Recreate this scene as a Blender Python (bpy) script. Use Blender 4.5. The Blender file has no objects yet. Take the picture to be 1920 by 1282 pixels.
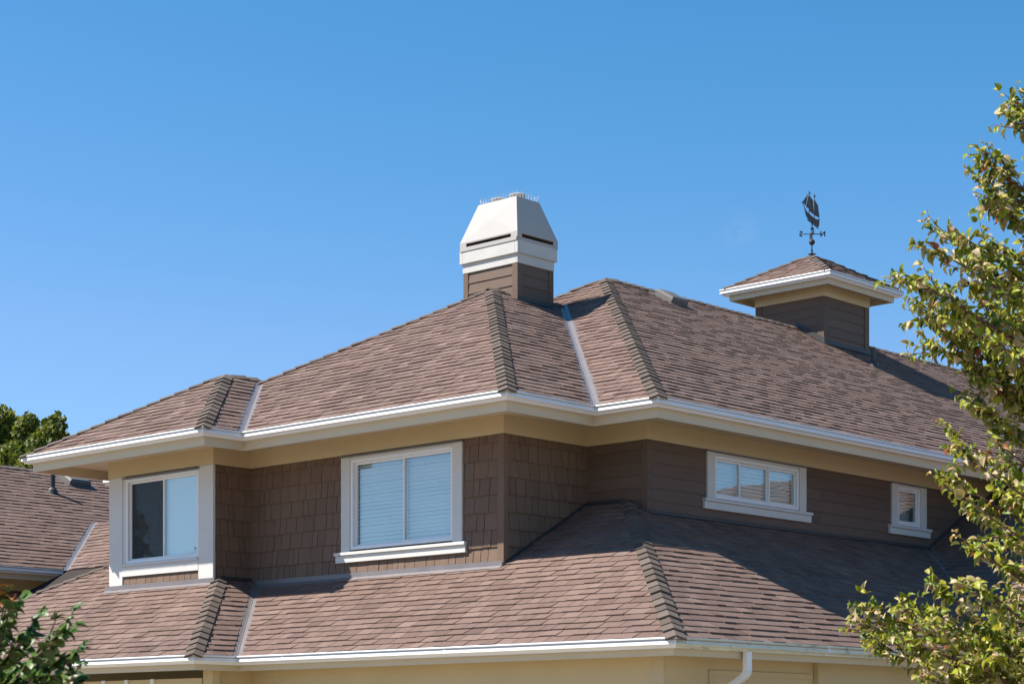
import bpy, math, random
import numpy as np
from mathutils import Vector, Matrix

scene = bpy.context.scene
col = scene.collection

# ------------------------------------------------------------------ camera
CAM = Vector((-18.355, -14.672, 1.62)); YAW = 0.7467
cd = bpy.data.cameras.new('camera')
cam = bpy.data.objects.new('camera', cd); col.objects.link(cam)
cam.location = CAM
cam.rotation_euler = (math.radians(90), 0, YAW - math.radians(90))
cd.sensor_fit = 'HORIZONTAL'; cd.sensor_width = 36.0
cd.lens = 3791.06 / 1920 * 36.0
cd.shift_y = 747.3 / 1920
cd.clip_start = 0.1; cd.clip_end = 3000
cd.dof.use_dof = True; cd.dof.focus_distance = 24.0; cd.dof.aperture_fstop = 11.0
scene.camera = cam

# ------------------------------------------------------------------ sky, sun, exposure
SUN = Vector((-1.0, 1.10, 1.80)).normalized()          # towards the sun
el = math.asin(SUN.z); az = math.atan2(SUN.x, SUN.y)
w = bpy.data.worlds.new('World'); scene.world = w; w.use_nodes = True
nt = w.node_tree
sky = nt.nodes.new('ShaderNodeTexSky'); sky.sky_type = 'NISHITA'; sky.sun_disc = False
sky.sun_elevation = el; sky.sun_rotation = az
sky.altitude = 0; sky.air_density = 1.0; sky.dust_density = 0.0; sky.ozone_density = 10.0
bg = nt.nodes['Background']; nt.links.new(sky.outputs[0], bg.inputs[0]); bg.inputs[1].default_value = 0.083
# one faint wisp of cloud over the cupola
tcw = nt.nodes.new('ShaderNodeTexCoord'); wd_ = Vector((math.cos(YAW), math.sin(YAW), 0)) + Vector((math.sin(YAW), -math.cos(YAW), 0)) * (425 / 3791.) + Vector((0, 0, 958 / 3791.))
wd_.normalize()
vd = nt.nodes.new('ShaderNodeVectorMath'); vd.operation = 'DISTANCE'; vd.inputs[1].default_value = wd_
nt.links.new(tcw.outputs['Generated'], vd.inputs[0])
wn = nt.nodes.new('ShaderNodeTexNoise'); wn.inputs['Scale'].default_value = 95; wn.inputs['Roughness'].default_value = .7; wn.inputs['Detail'].default_value = 5; nt.links.new(tcw.outputs['Generated'], wn.inputs['Vector'])
mr = nt.nodes.new('ShaderNodeMapRange'); mr.inputs[1].default_value = .0; mr.inputs[2].default_value = .011; mr.inputs[3].default_value = .16; mr.inputs[4].default_value = 0
nt.links.new(vd.outputs['Value'], mr.inputs[0])
wr = nt.nodes.new('ShaderNodeMapRange'); wr.inputs[1].default_value = .36; wr.inputs[2].default_value = .68; nt.links.new(wn.outputs[0], wr.inputs[0])
mm_ = nt.nodes.new('ShaderNodeMath'); mm_.operation = 'MULTIPLY'; nt.links.new(mr.outputs[0], mm_.inputs[0]); nt.links.new(wr.outputs[0], mm_.inputs[1])
mx_ = nt.nodes.new('ShaderNodeMix'); mx_.data_type = 'RGBA'; nt.links.new(mm_.outputs[0], mx_.inputs[0]); sep = nt.nodes.new('ShaderNodeSeparateColor'); cmb = nt.nodes.new('ShaderNodeCombineColor'); nt.links.new(sky.outputs[0], sep.inputs[0])
def wmath(op, a, b):
    m_ = nt.nodes.new('ShaderNodeMath'); m_.operation = op
    for k_, v_ in enumerate((a, b)):
        if isinstance(v_, (int, float)): m_.inputs[k_].default_value = v_
        else: nt.links.new(v_, m_.inputs[k_])
    return m_.outputs[0]
nt.links.new(wmath('MINIMUM', wmath('MULTIPLY', wmath('POWER', sep.outputs[0], 2.2), .66), wmath('MULTIPLY', sep.outputs[0], 1.05)), cmb.inputs[0])
nt.links.new(wmath('MULTIPLY', sep.outputs[1], 1.04), cmb.inputs[1]); nt.links.new(wmath('MULTIPLY', sep.outputs[2], 1.02), cmb.inputs[2])
nt.links.new(cmb.outputs[0], mx_.inputs[6]); mx_.inputs[7].default_value = (4.0, 4.4, 5.0, 1)
nt.links.new(mx_.outputs[2], bg.inputs[0])
sd = bpy.data.lights.new('sun', 'SUN'); sun = bpy.data.objects.new('sun', sd); col.objects.link(sun)
sd.energy = 5.0; sd.angle = math.radians(0.53); sd.color = (1.0, 0.93, 0.82)
sun.rotation_euler = SUN.to_track_quat('Z', 'Y').to_euler(); sun.location = (-20, 20, 30)
vs = scene.view_settings
vs.view_transform = 'Standard'; vs.look = 'None'; vs.exposure = 0.95; vs.gamma = 1.0
vs.use_curve_mapping = False

random.seed(7); rng = np.random.default_rng(11)

# ------------------------------------------------------------------ materials
def new_mat(name):
    m = bpy.data.materials.new(name); m.use_nodes = True
    n = m.node_tree.nodes; n.clear()
    out = n.new('ShaderNodeOutputMaterial'); b = n.new('ShaderNodeBsdfPrincipled')
    m.node_tree.links.new(b.outputs[0], out.inputs[0])
    return m, n, m.node_tree.links, b, out
def noise(n, l, scale, detail=4, rough=.6, stretch=None, obj=False):
    tc = n.new('ShaderNodeTexCoord') if obj else n.new('ShaderNodeNewGeometry')
    src = tc.outputs['Object'] if obj else tc.outputs['Position']
    if stretch:
        mp = n.new('ShaderNodeMapping'); mp.inputs['Scale'].default_value = stretch
        l.new(src, mp.inputs[0]); src = mp.outputs[0]
    t = n.new('ShaderNodeTexNoise'); t.inputs['Scale'].default_value = scale
    t.inputs['Detail'].default_value = detail; t.inputs['Roughness'].default_value = rough
    l.new(src, t.inputs['Vector']); return t.outputs[0]
def ramp(n, l, fac, stops):
    r = n.new('ShaderNodeValToRGB'); e = r.color_ramp.elements
    while len(e) < len(stops): e.new(0.5)
    for k, (p, c) in enumerate(stops): e[k].position = p; e[k].color = (*c, 1)
    l.new(fac, r.inputs[0]); return r.outputs[0]
def mixc(n, l, fac, a, b, mode='MIX'):
    m = n.new('ShaderNodeMix'); m.data_type = 'RGBA'; m.blend_type = mode
    if isinstance(fac, (int, float)): m.inputs[0].default_value = fac
    else: l.new(fac, m.inputs[0])
    for s, i in ((a, 6), (b, 7)):
        if isinstance(s, tuple): m.inputs[i].default_value = (*s, 1)
        else: l.new(s, m.inputs[i])
    return m.outputs[2]
def bump(n, l, b, h, strength, dist):
    bp = n.new('ShaderNodeBump'); bp.inputs['Strength'].default_value = strength
    bp.inputs['Distance'].default_value = dist
    l.new(h, bp.inputs['Height']); l.new(bp.outputs[0], b.inputs['Normal'])
def attr(n, name='tint'):
    a = n.new('ShaderNodeAttribute'); a.attribute_name = name; return a.outputs['Fac']

def mat_paint(name, c1, c2, rough=.55, scale=3.0, bs=.15, stretch=None, dirt=None, grain=60, spec=.4, vary=0):
    m, n, l, b, o = new_mat(name)
    f = noise(n, l, scale, 5, .65, stretch)
    c = mixc(n, l, ramp(n, l, f, [(.3, (0, 0, 0)), (.7, (1, 1, 1))]), c1, c2)
    if dirt:
        g = noise(n, l, dirt[1], 6, .7, dirt[2])
        c = mixc(n, l, ramp(n, l, g, [(dirt[3], (0, 0, 0)), (dirt[3] + .14, (1, 1, 1))]), c, dirt[0])
    if vary:
        oi = n.new('ShaderNodeObjectInfo')
        c = mixc(n, l, 1.0, c, ramp(n, l, oi.outputs['Random'], [(0, (1 - vary, 1 - vary, 1 - vary)), (1, (1 + vary, 1 + vary * .9, 1 + vary * .8))]), 'MULTIPLY')
    l.new(c, b.inputs['Base Color']); b.inputs['Roughness'].default_value = rough
    b.inputs['Specular IOR Level'].default_value = spec
    bump(n, l, b, noise(n, l, grain, 3, .6, stretch), bs, .004)
    return m
def mat_shingle(name, cols, mottle=True):
    m, n, l, b, o = new_mat(name)
    c = ramp(n, l, attr(n), [(0, cols[0]), (.5, cols[1]), (1, cols[2])])
    g = noise(n, l, 210, 2, .7)                                   # mineral granules
    c = mixc(n, l, .55, c, ramp(n, l, g, [(.3, (.35, .35, .36)), (.5, (1, 1, 1)), (.72, (1.5, 1.45, 1.4))]), 'MULTIPLY')
    if mottle:  # broad random patches, some darker, some slightly paler
        s = noise(n, l, .55, 5, .62)
        c = mixc(n, l, .7, c, ramp(n, l, s, [(.28, (.74, .74, .76)), (.47, (1, 1, 1)), (.70, (1.06, 1.04, 1.03))]), 'MULTIPLY')
        s2 = noise(n, l, 1.6, 6, .7, (1, 1, .35))
        c = mixc(n, l, .6, c, ramp(n, l, s2, [(.25, (.62, .62, .64)), (.38, (1, 1, 1))]), 'MULTIPLY')
    l.new(c, b.inputs['Base Color']); b.inputs['Roughness'].default_value = .93
    b.inputs['Specular IOR Level'].default_value = .25
    bump(n, l, b, g, .5, .004)
    return m
def mat_leaf(name, stops, rough, trans, spec=.4):
    m, n, l, b, o = new_mat(name)
    c = ramp(n, l, attr(n), stops)
    f = noise(n, l, 45, 3, .6)
    c = mixc(n, l, .5, c, ramp(n, l, f, [(.3, (.6, .62, .6)), (.7, (1.2, 1.2, 1.1))]), 'MULTIPLY')
    l.new(c, b.inputs['Base Color']); b.inputs['Roughness'].default_value = rough
    b.inputs['Specular IOR Level'].default_value = spec
    t = n.new('ShaderNodeBsdfTranslucent')
    l.new(mixc(n, l, 1.0, c, (1.15, 1.1, .5), 'MULTIPLY'), t.inputs[0])
    mx = n.new('ShaderNodeMixShader'); mx.inputs[0].default_value = trans
    l.new(b.outputs[0], mx.inputs[1]); l.new(t.outputs[0], mx.inputs[2]); l.new(mx.outputs[0], o.inputs[0])
    return m
M = {}
M['shingle'] = mat_shingle('shingle_mat', [(.128, .085, .072), (.165, .111, .094), (.205, .142, .121)])
M['cap'] = mat_shingle('cap_mat', [(.090, .070, .059), (.114, .090, .076), (.138, .110, .093)], False)
M['deck'] = mat_shingle('deck_mat', [(.028, .022, .02), (.034, .027, .024), (.04, .03, .026)], False)
M['shake'] = mat_paint('shake_mat', (.150, .098, .070), (.185, .122, .088), .7, 2.2, .5, (14, 14, 1.0), None, 30, .25, .08)
M['lap'] = mat_paint('lap_mat', (.122, .083, .064), (.146, .100, .077), .65, 3, .3, (1.2, 1.2, 14), None, 30, .25, .10)
M['cream'] = mat_paint('cream_mat', (.52, .425, .27), (.56, .46, .30), .5, 1.5, .08, None, ((.50, .42, .29), 9, (1, 1, 1), .66))
M['fascia'] = mat_paint('fascia_mat', (.54, .46, .335), (.58, .50, .37), .5, 1.5, .08, None, ((.52, .46, .36), 7, (1, 1, 1), .66))
M['trim'] = mat_paint('trim_mat', (.58, .565, .545), (.62, .605, .58), .5, 2.5, .1, None, ((.60, .57, .50), 12, (1, 1, 1), .70))
M['white'] = mat_paint('white_mat', (.76, .77, .80), (.80, .81, .83), .22, 2, .05, None, ((.58, .57, .52), 5, (1, 1, 2), .66), 20, .5)
M['mildew'] = mat_paint('mildewed_white_mat', (.60, .60, .50), (.70, .70, .60), .4, 3, .05, (1, 1, 3), ((.26, .26, .17), 4, (1.5, 1.5, 6), .55), 20, .4)
M['white_old'] = mat_paint('weathered_white_mat', (.49, .48, .455), (.55, .54, .515), .55, 4, .2, None, ((.50, .46, .37), 9, (1, 1, 2.2), .60), 40)
M['hood'] = mat_paint('hood_mat', (.395, .38, .37), (.42, .405, .395), .75, 1.2, .03, None, ((.35, .33, .30), 3, (1, 1, 2), .66), 20, .2)
M['soffit'] = mat_paint('soffit_mat', (.60, .52, .40), (.65, .57, .44), .6, 3, .1)
M['beige_wall'] = mat_paint('beige_wall_mat', (.56, .45, .27), (.60, .49, .30), .6, 1.3, .15, None, ((.44, .35, .22), 6, (1, 1, 1), .67))
M['flash'] = mat_paint('flashing_mat', (.155, .140, .148), (.19, .172, .18), .42, 5, .05, None, ((.115, .10, .105), 7, (1, 1, 1), .62), 30, .5)
M['dark_metal'] = mat_paint('dark_metal_mat', (.035, .035, .038), (.05, .048, .05), .5, 9, .1)
M['grey_vent'] = mat_paint('grey_vent_mat', (.11, .10, .097), (.14, .13, .125), .6, 5, .1)
M['copper'] = mat_paint('dark_copper_mat', (.030, .024, .024), (.040, .034, .037), .65, 14, .1, None, ((.08, .13, .12), 10, (1, 1, 1), .62))
M['slat'] = mat_paint('slat_mat', (.80, .81, .80), (.84, .84, .83), .45, 2, .02)
M['room'] = mat_paint('room_mat', (.10, .09, .08), (.12, .11, .10), .8, 2, .05)
M['galv'] = mat_paint('galvanised_mat', (.50, .49, .47), (.60, .58, .55), .4, 9, .1, None, ((.35, .24, .16), 8, (1, 1, 1), .60), 30, .6)
M['bark'] = mat_paint('bark_mat', (.10, .055, .042), (.15, .085, .06), .8, 20, .6)
M['lawn'] = mat_paint('lawn_mat', (.20, .165, .11), (.27, .225, .155), .9, .6, .4)
def mat_glass():
    m, n, l, b, o = new_mat('window_glass_mat'); n.remove(b)
    tr = n.new('ShaderNodeBsdfTransparent'); tr.inputs[0].default_value = (.86, .91, .92, 1)
    gl = n.new('ShaderNodeBsdfGlossy'); gl.inputs['Roughness'].default_value = .015
    gl.inputs[0].default_value = (1, 1, 1, 1)
    fr = n.new('ShaderNodeLayerWeight'); fr.inputs[0].default_value = .5
    mu = n.new('ShaderNodeMath'); mu.operation = 'MULTIPLY_ADD'; mu.use_clamp = True
    mu.inputs[1].default_value = .22; mu.inputs[2].default_value = .050
    l.new(fr.outputs['Facing'], mu.inputs[0])
    f = noise(n, l, 1.7, 2, .5); bp = n.new('ShaderNodeBump'); bp.inputs['Strength'].default_value = .10; bp.inputs['Distance'].default_value = .03
    l.new(f, bp.inputs['Height']); l.new(bp.outputs[0], gl.inputs['Normal'])
    mx = n.new('ShaderNodeMixShader'); l.new(mu.outputs[0], mx.inputs[0])
    l.new(tr.outputs[0], mx.inputs[1]); l.new(gl.outputs[0], mx.inputs[2]); l.new(mx.outputs[0], o.inputs[0])
    return m
M['glass'] = mat_glass()
def mat_screen():
    m, n, l, b, o = new_mat('insect_screen_mat')
    b.inputs['Base Color'].default_value = (.03, .035, .04, 1); b.inputs['Roughness'].default_value = .7
    tr = n.new('ShaderNodeBsdfTransparent'); mx = n.new('ShaderNodeMixShader'); mx.inputs[0].default_value = .45
    l.new(tr.outputs[0], mx.inputs[1]); l.new(b.outputs[0], mx.inputs[2]); l.new(mx.outputs[0], o.inputs[0])
    return m
M['screen'] = mat_screen()
LT = [(0, (.06, .11, .012)), (.30, (.20, .28, .020)), (.55, (.40, .44, .032)), (.72, (.50, .47, .05)), (.80, (.60, .54, .32)), (.92, (.66, .53, .37)), (.95, (.36, .16, .06)), (1, (.30, .07, .03))]
LU = [(0, (.30, .33, .14)), (.4, (.48, .47, .26)), (.75, (.62, .55, .36)), (1, (.62, .44, .31))]
M['leaf_top'] = mat_leaf('leaf_top_mat', LT, .42, .5)
M['leaf_under'] = mat_leaf('leaf_underside_mat', LU, .6, .35, .25)
SB = [(0, (.034, .092, .015)), (.5, (.085, .185, .024)), (.85, (.20, .30, .045)), (.95, (.30, .14, .02)), (1, (.40, .12, .02))]
M['shrub_top'] = mat_leaf('shrub_leaf_top_mat', SB, .4, .45, .4)
M['shrub_under'] = mat_leaf('shrub_leaf_underside_mat', [(0, (.06, .10, .04)), (1, (.14, .18, .07))], .5, .25)
FT = [(0, (.05, .085, .016)), (.5, (.13, .165, .030)), (1, (.27, .28, .065))]
M['far_leaf'] = mat_leaf('far_leaf_mat', FT, .55, .4)

# ------------------------------------------------------------------ mesh helpers
class MB:
    def __init__(s): s.v = []; s.f = []; s.t = []; s.m = []
    def add(s, vs, fs, tint=.5, mi=0):
        b = len(s.v); s.v += [tuple(p) for p in vs]
        for f in fs: s.f.append(tuple(b + i for i in f)); s.t.append(tint); s.m.append(mi)
    def box(s, x0, x1, y0, y1, z0, z1, tint=.5):
        v = [(x, y, z) for z in (z0, z1) for y in (y0, y1) for x in (x0, x1)]
        s.add(v, [(0, 2, 3, 1), (4, 5, 7, 6), (0, 1, 5, 4), (2, 6, 7, 3), (0, 4, 6, 2), (1, 3, 7, 5)], tint)
    def tube(s, pts, radii, seg=8, tint=.5, cap=True):
        pts = [Vector(p) for p in pts]; rings = []
        for i, p in enumerate(pts):
            d = (pts[min(i + 1, len(pts) - 1)] - pts[max(i - 1, 0)]).normalized()
            a = d.cross(Vector((0, 0, 1)))
            if a.length < 1e-3: a = Vector((1, 0, 0))
            a.normalize(); b = d.cross(a)
            r = radii[i] if isinstance(radii, (list, tuple)) else radii
            rings.append([p + (a * math.cos(k * 2 * math.pi / seg) + b * math.sin(k * 2 * math.pi / seg)) * r for k in range(seg)])
        vs = [q for r in rings for q in r]; fs = []
        for i in range(len(rings) - 1):
            for k in range(seg):
                k2 = (k + 1) % seg
                fs.append((i * seg + k, (i + 1) * seg + k, (i + 1) * seg + k2, i * seg + k2))
        if cap: fs += [tuple(range(seg)), tuple(range(len(vs) - 1, len(vs) - 1 - seg, -1))]
        s.add(vs, fs, tint)
    def lathe(s, c, prof, seg=20, tint=.5):
        vs = []; fs = []
        for r, z in prof: vs += [(c[0] + r * math.cos(k * 2 * math.pi / seg), c[1] + r * math.sin(k * 2 * math.pi / seg), c[2] + z) for k in range(seg)]
        for i in range(len(prof) - 1):
            for k in range(seg):
                k2 = (k + 1) % seg
                fs.append((i * seg + k, i * seg + k2, (i + 1) * seg + k2, (i + 1) * seg + k))
        fs += [tuple(range(seg - 1, -1, -1)), tuple(range(len(vs) - seg, len(vs)))]
        s.add(vs, fs, tint)
    def prism(s, poly, ext, tint=.5):
        n = len(poly); e = Vector(ext); a = [Vector(p) for p in poly]
        s.add(a + [p + e for p in a], [tuple(range(n - 1, -1, -1)), tuple(range(n, 2 * n))] + [(i, (i + 1) % n, n + (i + 1) % n, n + i) for i in range(n)], tint)
    def mesh(s, name, mats, smooth=False):
        me = bpy.data.meshes.new(name); me.from_pydata(s.v, [], s.f)
        for m in (mats if isinstance(mats, (list, tuple)) else [mats]): me.materials.append(M[m])
        a = me.attributes.new('tint', 'FLOAT', 'FACE'); a.data.foreach_set('value', s.t)
        if any(s.m): me.polygons.foreach_set('material_index', s.m)
        if smooth: me.polygons.foreach_set('use_smooth', [True] * len(me.polygons))
        me.update(); return me
    def build(s, name, mats, parent=None, bevel=0, smooth=False, kind=None):
        return link(name, s.mesh(name, mats, smooth), parent, bevel, kind)
def link(name, me, parent=None, bevel=0, kind=None):
    o = bpy.data.objects.new(name, me); col.objects.link(o)
    if parent: o.parent = parent; o.matrix_parent_inverse = parent.matrix_basis.inverted() if parent.parent is None else Matrix()
    if parent and parent.parent is not None: o.matrix_parent_inverse = (parent.parent.matrix_basis @ parent.matrix_parent_inverse @ parent.matrix_basis).inverted()
    if bevel:
        b = o.modifiers.new('bevel', 'BEVEL'); b.width = bevel; b.segments = 2; b.limit_method = 'ANGLE'
    if kind: o['kind'] = kind
    return o
def empty(name, loc, label, cat, group=None):
    o = bpy.data.objects.new(name, None); col.objects.link(o); o.location = loc
    o['label'] = label; o['category'] = cat; o.empty_display_size = .2
    if group: o['group'] = group
    return o
def clip(poly, a, b, off=0.0):
    """keep what lies left of a->b shifted left by off"""
    dx, dy = b[0] - a[0], b[1] - a[1]; L = math.hypot(dx, dy)
    if L < 1e-9: return poly
    nx, ny = -dy / L, dx / L; out = []
    dist = [(p[0] - a[0]) * nx + (p[1] - a[1]) * ny - off for p in poly]
    for i in range(len(poly)):
        j = (i + 1) % len(poly); p, q, dp, dq = poly[i], poly[j], dist[i], dist[j]
        if dp >= 0: out.append(p)
        if (dp > 0 > dq) or (dp < 0 < dq):
            t = dp / (dp - dq); out.append((p[0] + (q[0] - p[0]) * t, p[1] + (q[1] - p[1]) * t))
    return out
def area(p): return .5 * sum(p[i][0] * p[(i + 1) % len(p)][1] - p[(i + 1) % len(p)][0] * p[i][1] for i in range(len(p)))
def subtract(r, holes):
    rs = [r]
    for h in holes:
        nx = []
        for (a0, a1, b0, b1) in rs:
            if h[0] >= a1 or h[1] <= a0 or h[2] >= b1 or h[3] <= b0: nx.append((a0, a1, b0, b1)); continue
            if h[0] > a0: nx.append((a0, h[0], b0, b1))
            if h[1] < a1: nx.append((h[1], a1, b0, b1))
            m0, m1 = max(a0, h[0]), min(a1, h[1])
            if h[2] > b0: nx.append((m0, m1, b0, h[2]))
            if h[3] < b1: nx.append((m0, m1, h[3], b1))
        rs = nx
    return [q for q in rs if q[1] - q[0] > .012 and q[3] - q[2] > .008]
FWD = Vector((math.cos(YAW), math.sin(YAW), 0)); RGT = Vector((math.sin(YAW), -math.cos(YAW), 0))
def frame_pos(p):
    d = Vector(p) - CAM; z = d.dot(FWD)
    return 960 + 3791.06 * d.dot(RGT) / z, 641 + 747.3 - 3791.06 * d.z / z, z

# ------------------------------------------------------------------ ground
g = MB(); g.add([(-1500, -1500, 0), (1500, -1500, 0), (1500, 1500, 0), (-1500, 1500, 0)], [(0, 1, 2, 3)])
o = g.build('ground', 'lawn', kind='structure'); o['label'] = 'dry lawn and gravel around the house'

# ------------------------------------------------------------------ house numbers (metres)
ZE, P = 5.616, .5849          # upper eave (gutter lip), upper pitch
ZL, PL = 2.650, .5550         # lower eave, lower pitch
OV = .902
X1, X2, Y0, Y1 = -1.540, -2.187, .961, 5.641
H0, H1, H2 = 5.26, 4.24, 2.034
E0, V0, E1, V1, E2, E3 = (0, 0), (0, Y0), (X1, Y0), (X1, Y1), (X2, Y1), (X2, Y1 + 2 * H2)
XR = 22.0
A0, A1, A2 = (H0, H0), (X1 + H1, Y0 + H1), (X2 + H2, Y1 + H2)
LX, LY, LD, LS = -2.613, -2.312, 6.758, .666
L0, LV, L2, L3 = (LX, LY), (LX, LY + LD), (LX - LS, LY + LD), (LX - LS, 12.90)
ZG = 4.50; GP = (1.56, 14.0)  # eave of the rear wing and the foot of its valley

house = empty('house', (3, 4, 0), 'brown shingled two-storey house with hipped asphalt roofs, cream eaves and a white-hooded chimney', 'house')

# ------------------------------------------------------------------ roofs
EXPO = .1475; WID = [.17, .205, .24, .285]
solo = []                     # (projected size, roof, matrix, key) of whole shingles that could be parts
roofs = {}
def roof_part(label):
    r = {'deck': MB(), 'sh': MB(), 'label': label, 'caps': [], 'solo': []}; return r
class Face:
    """a roof plane: slope rises along `inn` from the eave line through `org`"""
    def __init__(s, org, inn, z, pitch):
        s.o = Vector((org[0], org[1], z)); s.inn = Vector((inn[0], inn[1], 0)); s.k = math.sqrt(1 + pitch * pitch)
        s.u = s.inn.cross(Vector((0, 0, 1))); s.w = (s.inn + Vector((0, 0, pitch))) / s.k; s.n = s.u.cross(s.w)
        s.pitch = pitch
    def uw(s, p): d = Vector((p[0], p[1], 0)) - Vector((s.o.x, s.o.y, 0)); return (d.dot(s.u), d.dot(s.inn) * s.k)
    def at(s, u, w, n=0): return s.o + s.u * u + s.w * w + s.n * n
    def z(s, p): d = Vector((p[0], p[1], 0)) - Vector((s.o.x, s.o.y, 0)); return s.o.z + d.dot(s.inn) * s.pitch
    def p3(s, p, n=0): return Vector((p[0], p[1], s.z(p))) + s.n * n
def tab_verts(poly, w0, L, th, base):
    top = [(a, b, base + th * max(0, 1 - (b - w0) / L)) for a, b in poly]
    bot = [(a, b, -.003) for a, b in poly]
    n = len(poly)
    return top + bot, [tuple(range(n))] + [(i, n + i, n + (i + 1) % n, (i + 1) % n) for i in range(n)]
tabmesh = {}
def shingle(r, face, pieces, seed, w_start=.03, tabs=True):
    """pieces: list of convex plan polygons [(pt, inset of the edge that starts there)...]"""
    rnd = random.Random(seed)
    P2 = []
    for pc in pieces:
        pts = [face.uw(q[0]) for q in pc]; off = [q[1] for q in pc]
        if area(pts) < 0:
            pts = pts[::-1]; off = off[::-1]; off = off[1:] + off[:1]
        P2.append((pts, off))
        r['deck'].add([face.at(a, b, -.006) for a, b in pts], [tuple(range(len(pts)))])
    if not tabs: return
    us = [q[0] for pts, _ in P2 for q in pts]; ws = [q[1] for pts, _ in P2 for q in pts]
    i = 0; wv = w_start
    while wv < max(ws):
        uu = min(us) - rnd.random() * .3; L = EXPO + .035
        shade = rnd.gauss(0, .03)
        while uu < max(us):
            wi = rnd.choice([0, 1, 1, 2, 2, 3]); wd = WID[wi]
            ti = min(5, max(0, int(round(2.5 + rnd.gauss(0, 1.1))))); tint = ti / 5
            thi = rnd.random() < .45; th = (.0125, .0195)[thi]
            jig = rnd.choice([-.007, -.003, 0, 0, .003, .006])
            rect = [(uu + .0045, wv + jig), (uu + wd - .0045, wv + jig), (uu + wd - .0045, wv + L), (uu + .0045, wv + L)]
            for pts, off in P2:
                q = rect
                for k in range(len(pts)):
                    q = clip(q, pts[k], pts[(k + 1) % len(pts)], off[k])
                    if len(q) < 3: break
                if len(q) < 3 or abs(area(q)) < .0004: continue
                if len(q) == 4 and abs(area(q) - area(rect)) < 1e-5 and 'solo_ok' in r:
                    loc = face.at(uu, wv + jig); x, y, z = frame_pos(loc)
                    if r['solo_ok'](x, y):
                        r['solo'].append((face, loc, (wi, ti, thi), z, q, wv + jig, L, th, tint)); continue
                vs, fs = tab_verts(q, wv + jig, L, th, .004)
                r['sh'].add([face.at(*t) for t in vs], fs, tint)
            uu += wd
        i += 1; wv += EXPO
def tab_mesh(key):
    if key not in tabmesh:
        wd = WID[key[0]]; L = EXPO + .035; th = (.0125, .0195)[key[2]]
        vs, fs = tab_verts([(.0045, 0), (wd - .0045, 0), (wd - .0045, L), (.0045, L)], 0, L, th, .004)
        b = MB(); b.add(vs, fs, key[1] / 5); tabmesh[key] = b.mesh('shingle', 'shingle')
    return tabmesh[key]
def caps(r, p, q, nA, nB, start=.0, step=.212, lift=.0, wid=.105, stop=0.0):
    """folded cap shingles lapped from p up to q over the planes with normals nA, nB"""
    p, q = Vector(p), Vector(q); D = (q - p); Ln = D.length; D.normalize()
    N = (nA + nB).normalized()
    def side(n, other):
        s = n.cross(D).normalized()
        return s if s.dot(other) < s.dot(n) and s.dot(other - n) < 0 else s
    sA = nA.cross(D).normalized(); sB = nB.cross(D).normalized()
    if sA.dot(nA - nB) < 0: sA = -sA
    if sB.dot(nB - nA) < 0: sB = -sB
    Lc = step + .05
    b = MB(); rows = []
    for d, up, dn in ((0, .036, .012), (Lc, .016, .004)):
        rows += [sA * wid + nA * up + D * d, N * (up * 1.12) + D * d, sB * wid + nB * up + D * d,
                 sA * wid + nA * dn + D * d, N * dn + D * d, sB * wid + nB * dn + D * d]
    F = [(0, 1, 7, 6), (1, 2, 8, 7), (3, 9, 10, 4), (4, 10, 11, 5), (0, 3, 4, 1), (1, 4, 5, 2), (0, 6, 9, 3), (2, 5, 11, 8), (6, 7, 10, 9), (7, 8, 11, 10)]
    meshes = []
    for t in (.1, .35, .6, .85):
        bb = MB(); bb.add(rows, F, t); meshes.append(bb.mesh('hip_cap', 'cap'))
    s = start
    while s + Lc < Ln + .06:
        r['caps'].append((random.choice(meshes), p + D * s + N * (lift + random.uniform(-.004, .005)) + D * random.uniform(-.012, .012))); s += step
def valley(r, fA, fB, p, q, wid=.09):
    """metal valley lining from plan point p up to q, where planes fA and fB meet"""
    a = fA.p3(p); b = fA.p3(q); D = (b - a).normalized()
    sA = fA.n.cross(D).normalized(); sB = fB.n.cross(D).normalized()
    if sA.dot(fB.n) < 0: sA = -sA
    if sB.dot(fA.n) < 0: sB = -sB
    n = (fA.n + fB.n).normalized(); Ln = (b - a).length; k = 0; s = -.02; out = []
    while s < Ln:
        e = min(s + 1.9, Ln); m = MB(); h = .006 + .003 * (k % 2 == 0)
        prof = [sA * wid + fA.n * h, sA * .012 + fA.n * h, n * (h + .010), sB * .012 + fB.n * h, sB * wid + fB.n * h]
        m.add([a + D * s + v for v in prof] + [a + D * (e + .04) + v + n * .002 for v in prof], [(i, i + 1, 6 + i, 5 + i) for i in range(4)])
        out.append(m); s = e; k += 1
    r.setdefault('valleys', []).extend(out)

up = roof_part('upper hipped roof of brownish pink asphalt shingles')
lo = roof_part('lower skirt roof of brownish pink asphalt shingles')
lo['solo_ok'] = lambda x, y: 330 < x < 1560 and 960 < y < 1240
bk = roof_part('rear wing roof of brownish pink asphalt shingles')
zr = ZE - .025
fMB = Face(E0, (0, 1), zr, P); fMA = Face(E0, (1, 0), zr, P)
fWB = Face(E1, (0, 1), zr, P); fWA = Face(E1, (1, 0), zr, P)
fBB = Face(E2, (0, 1), zr, P); fBA = Face(E2, (1, 0), zr, P)
VT = (H1, Y0 + H1); vi = .066
kx = ((X1 + Y0 + 2 * H1) - (X1 + Y1)) / 2
VX = (X1 + kx, Y1 + kx)
shingle(up, fMB, [[((0, 0), 0), ((XR, 0), 0), ((XR, H0), 0), (A0, 0)]], 1)
shingle(up, fMA, [[((0, 0), 0), (A0, 0), (VT, vi), (V0, 0)], [(A0, 0), (VT, 0), (V0[0:1] + (Y0 + 2 * H1,), 0), ((0, 2 * H0), 0)]], 2)
shingle(up, fWB, [[(E1, 0), (V0, vi), (VT, 0), (A1, 0)]], 3)
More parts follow.
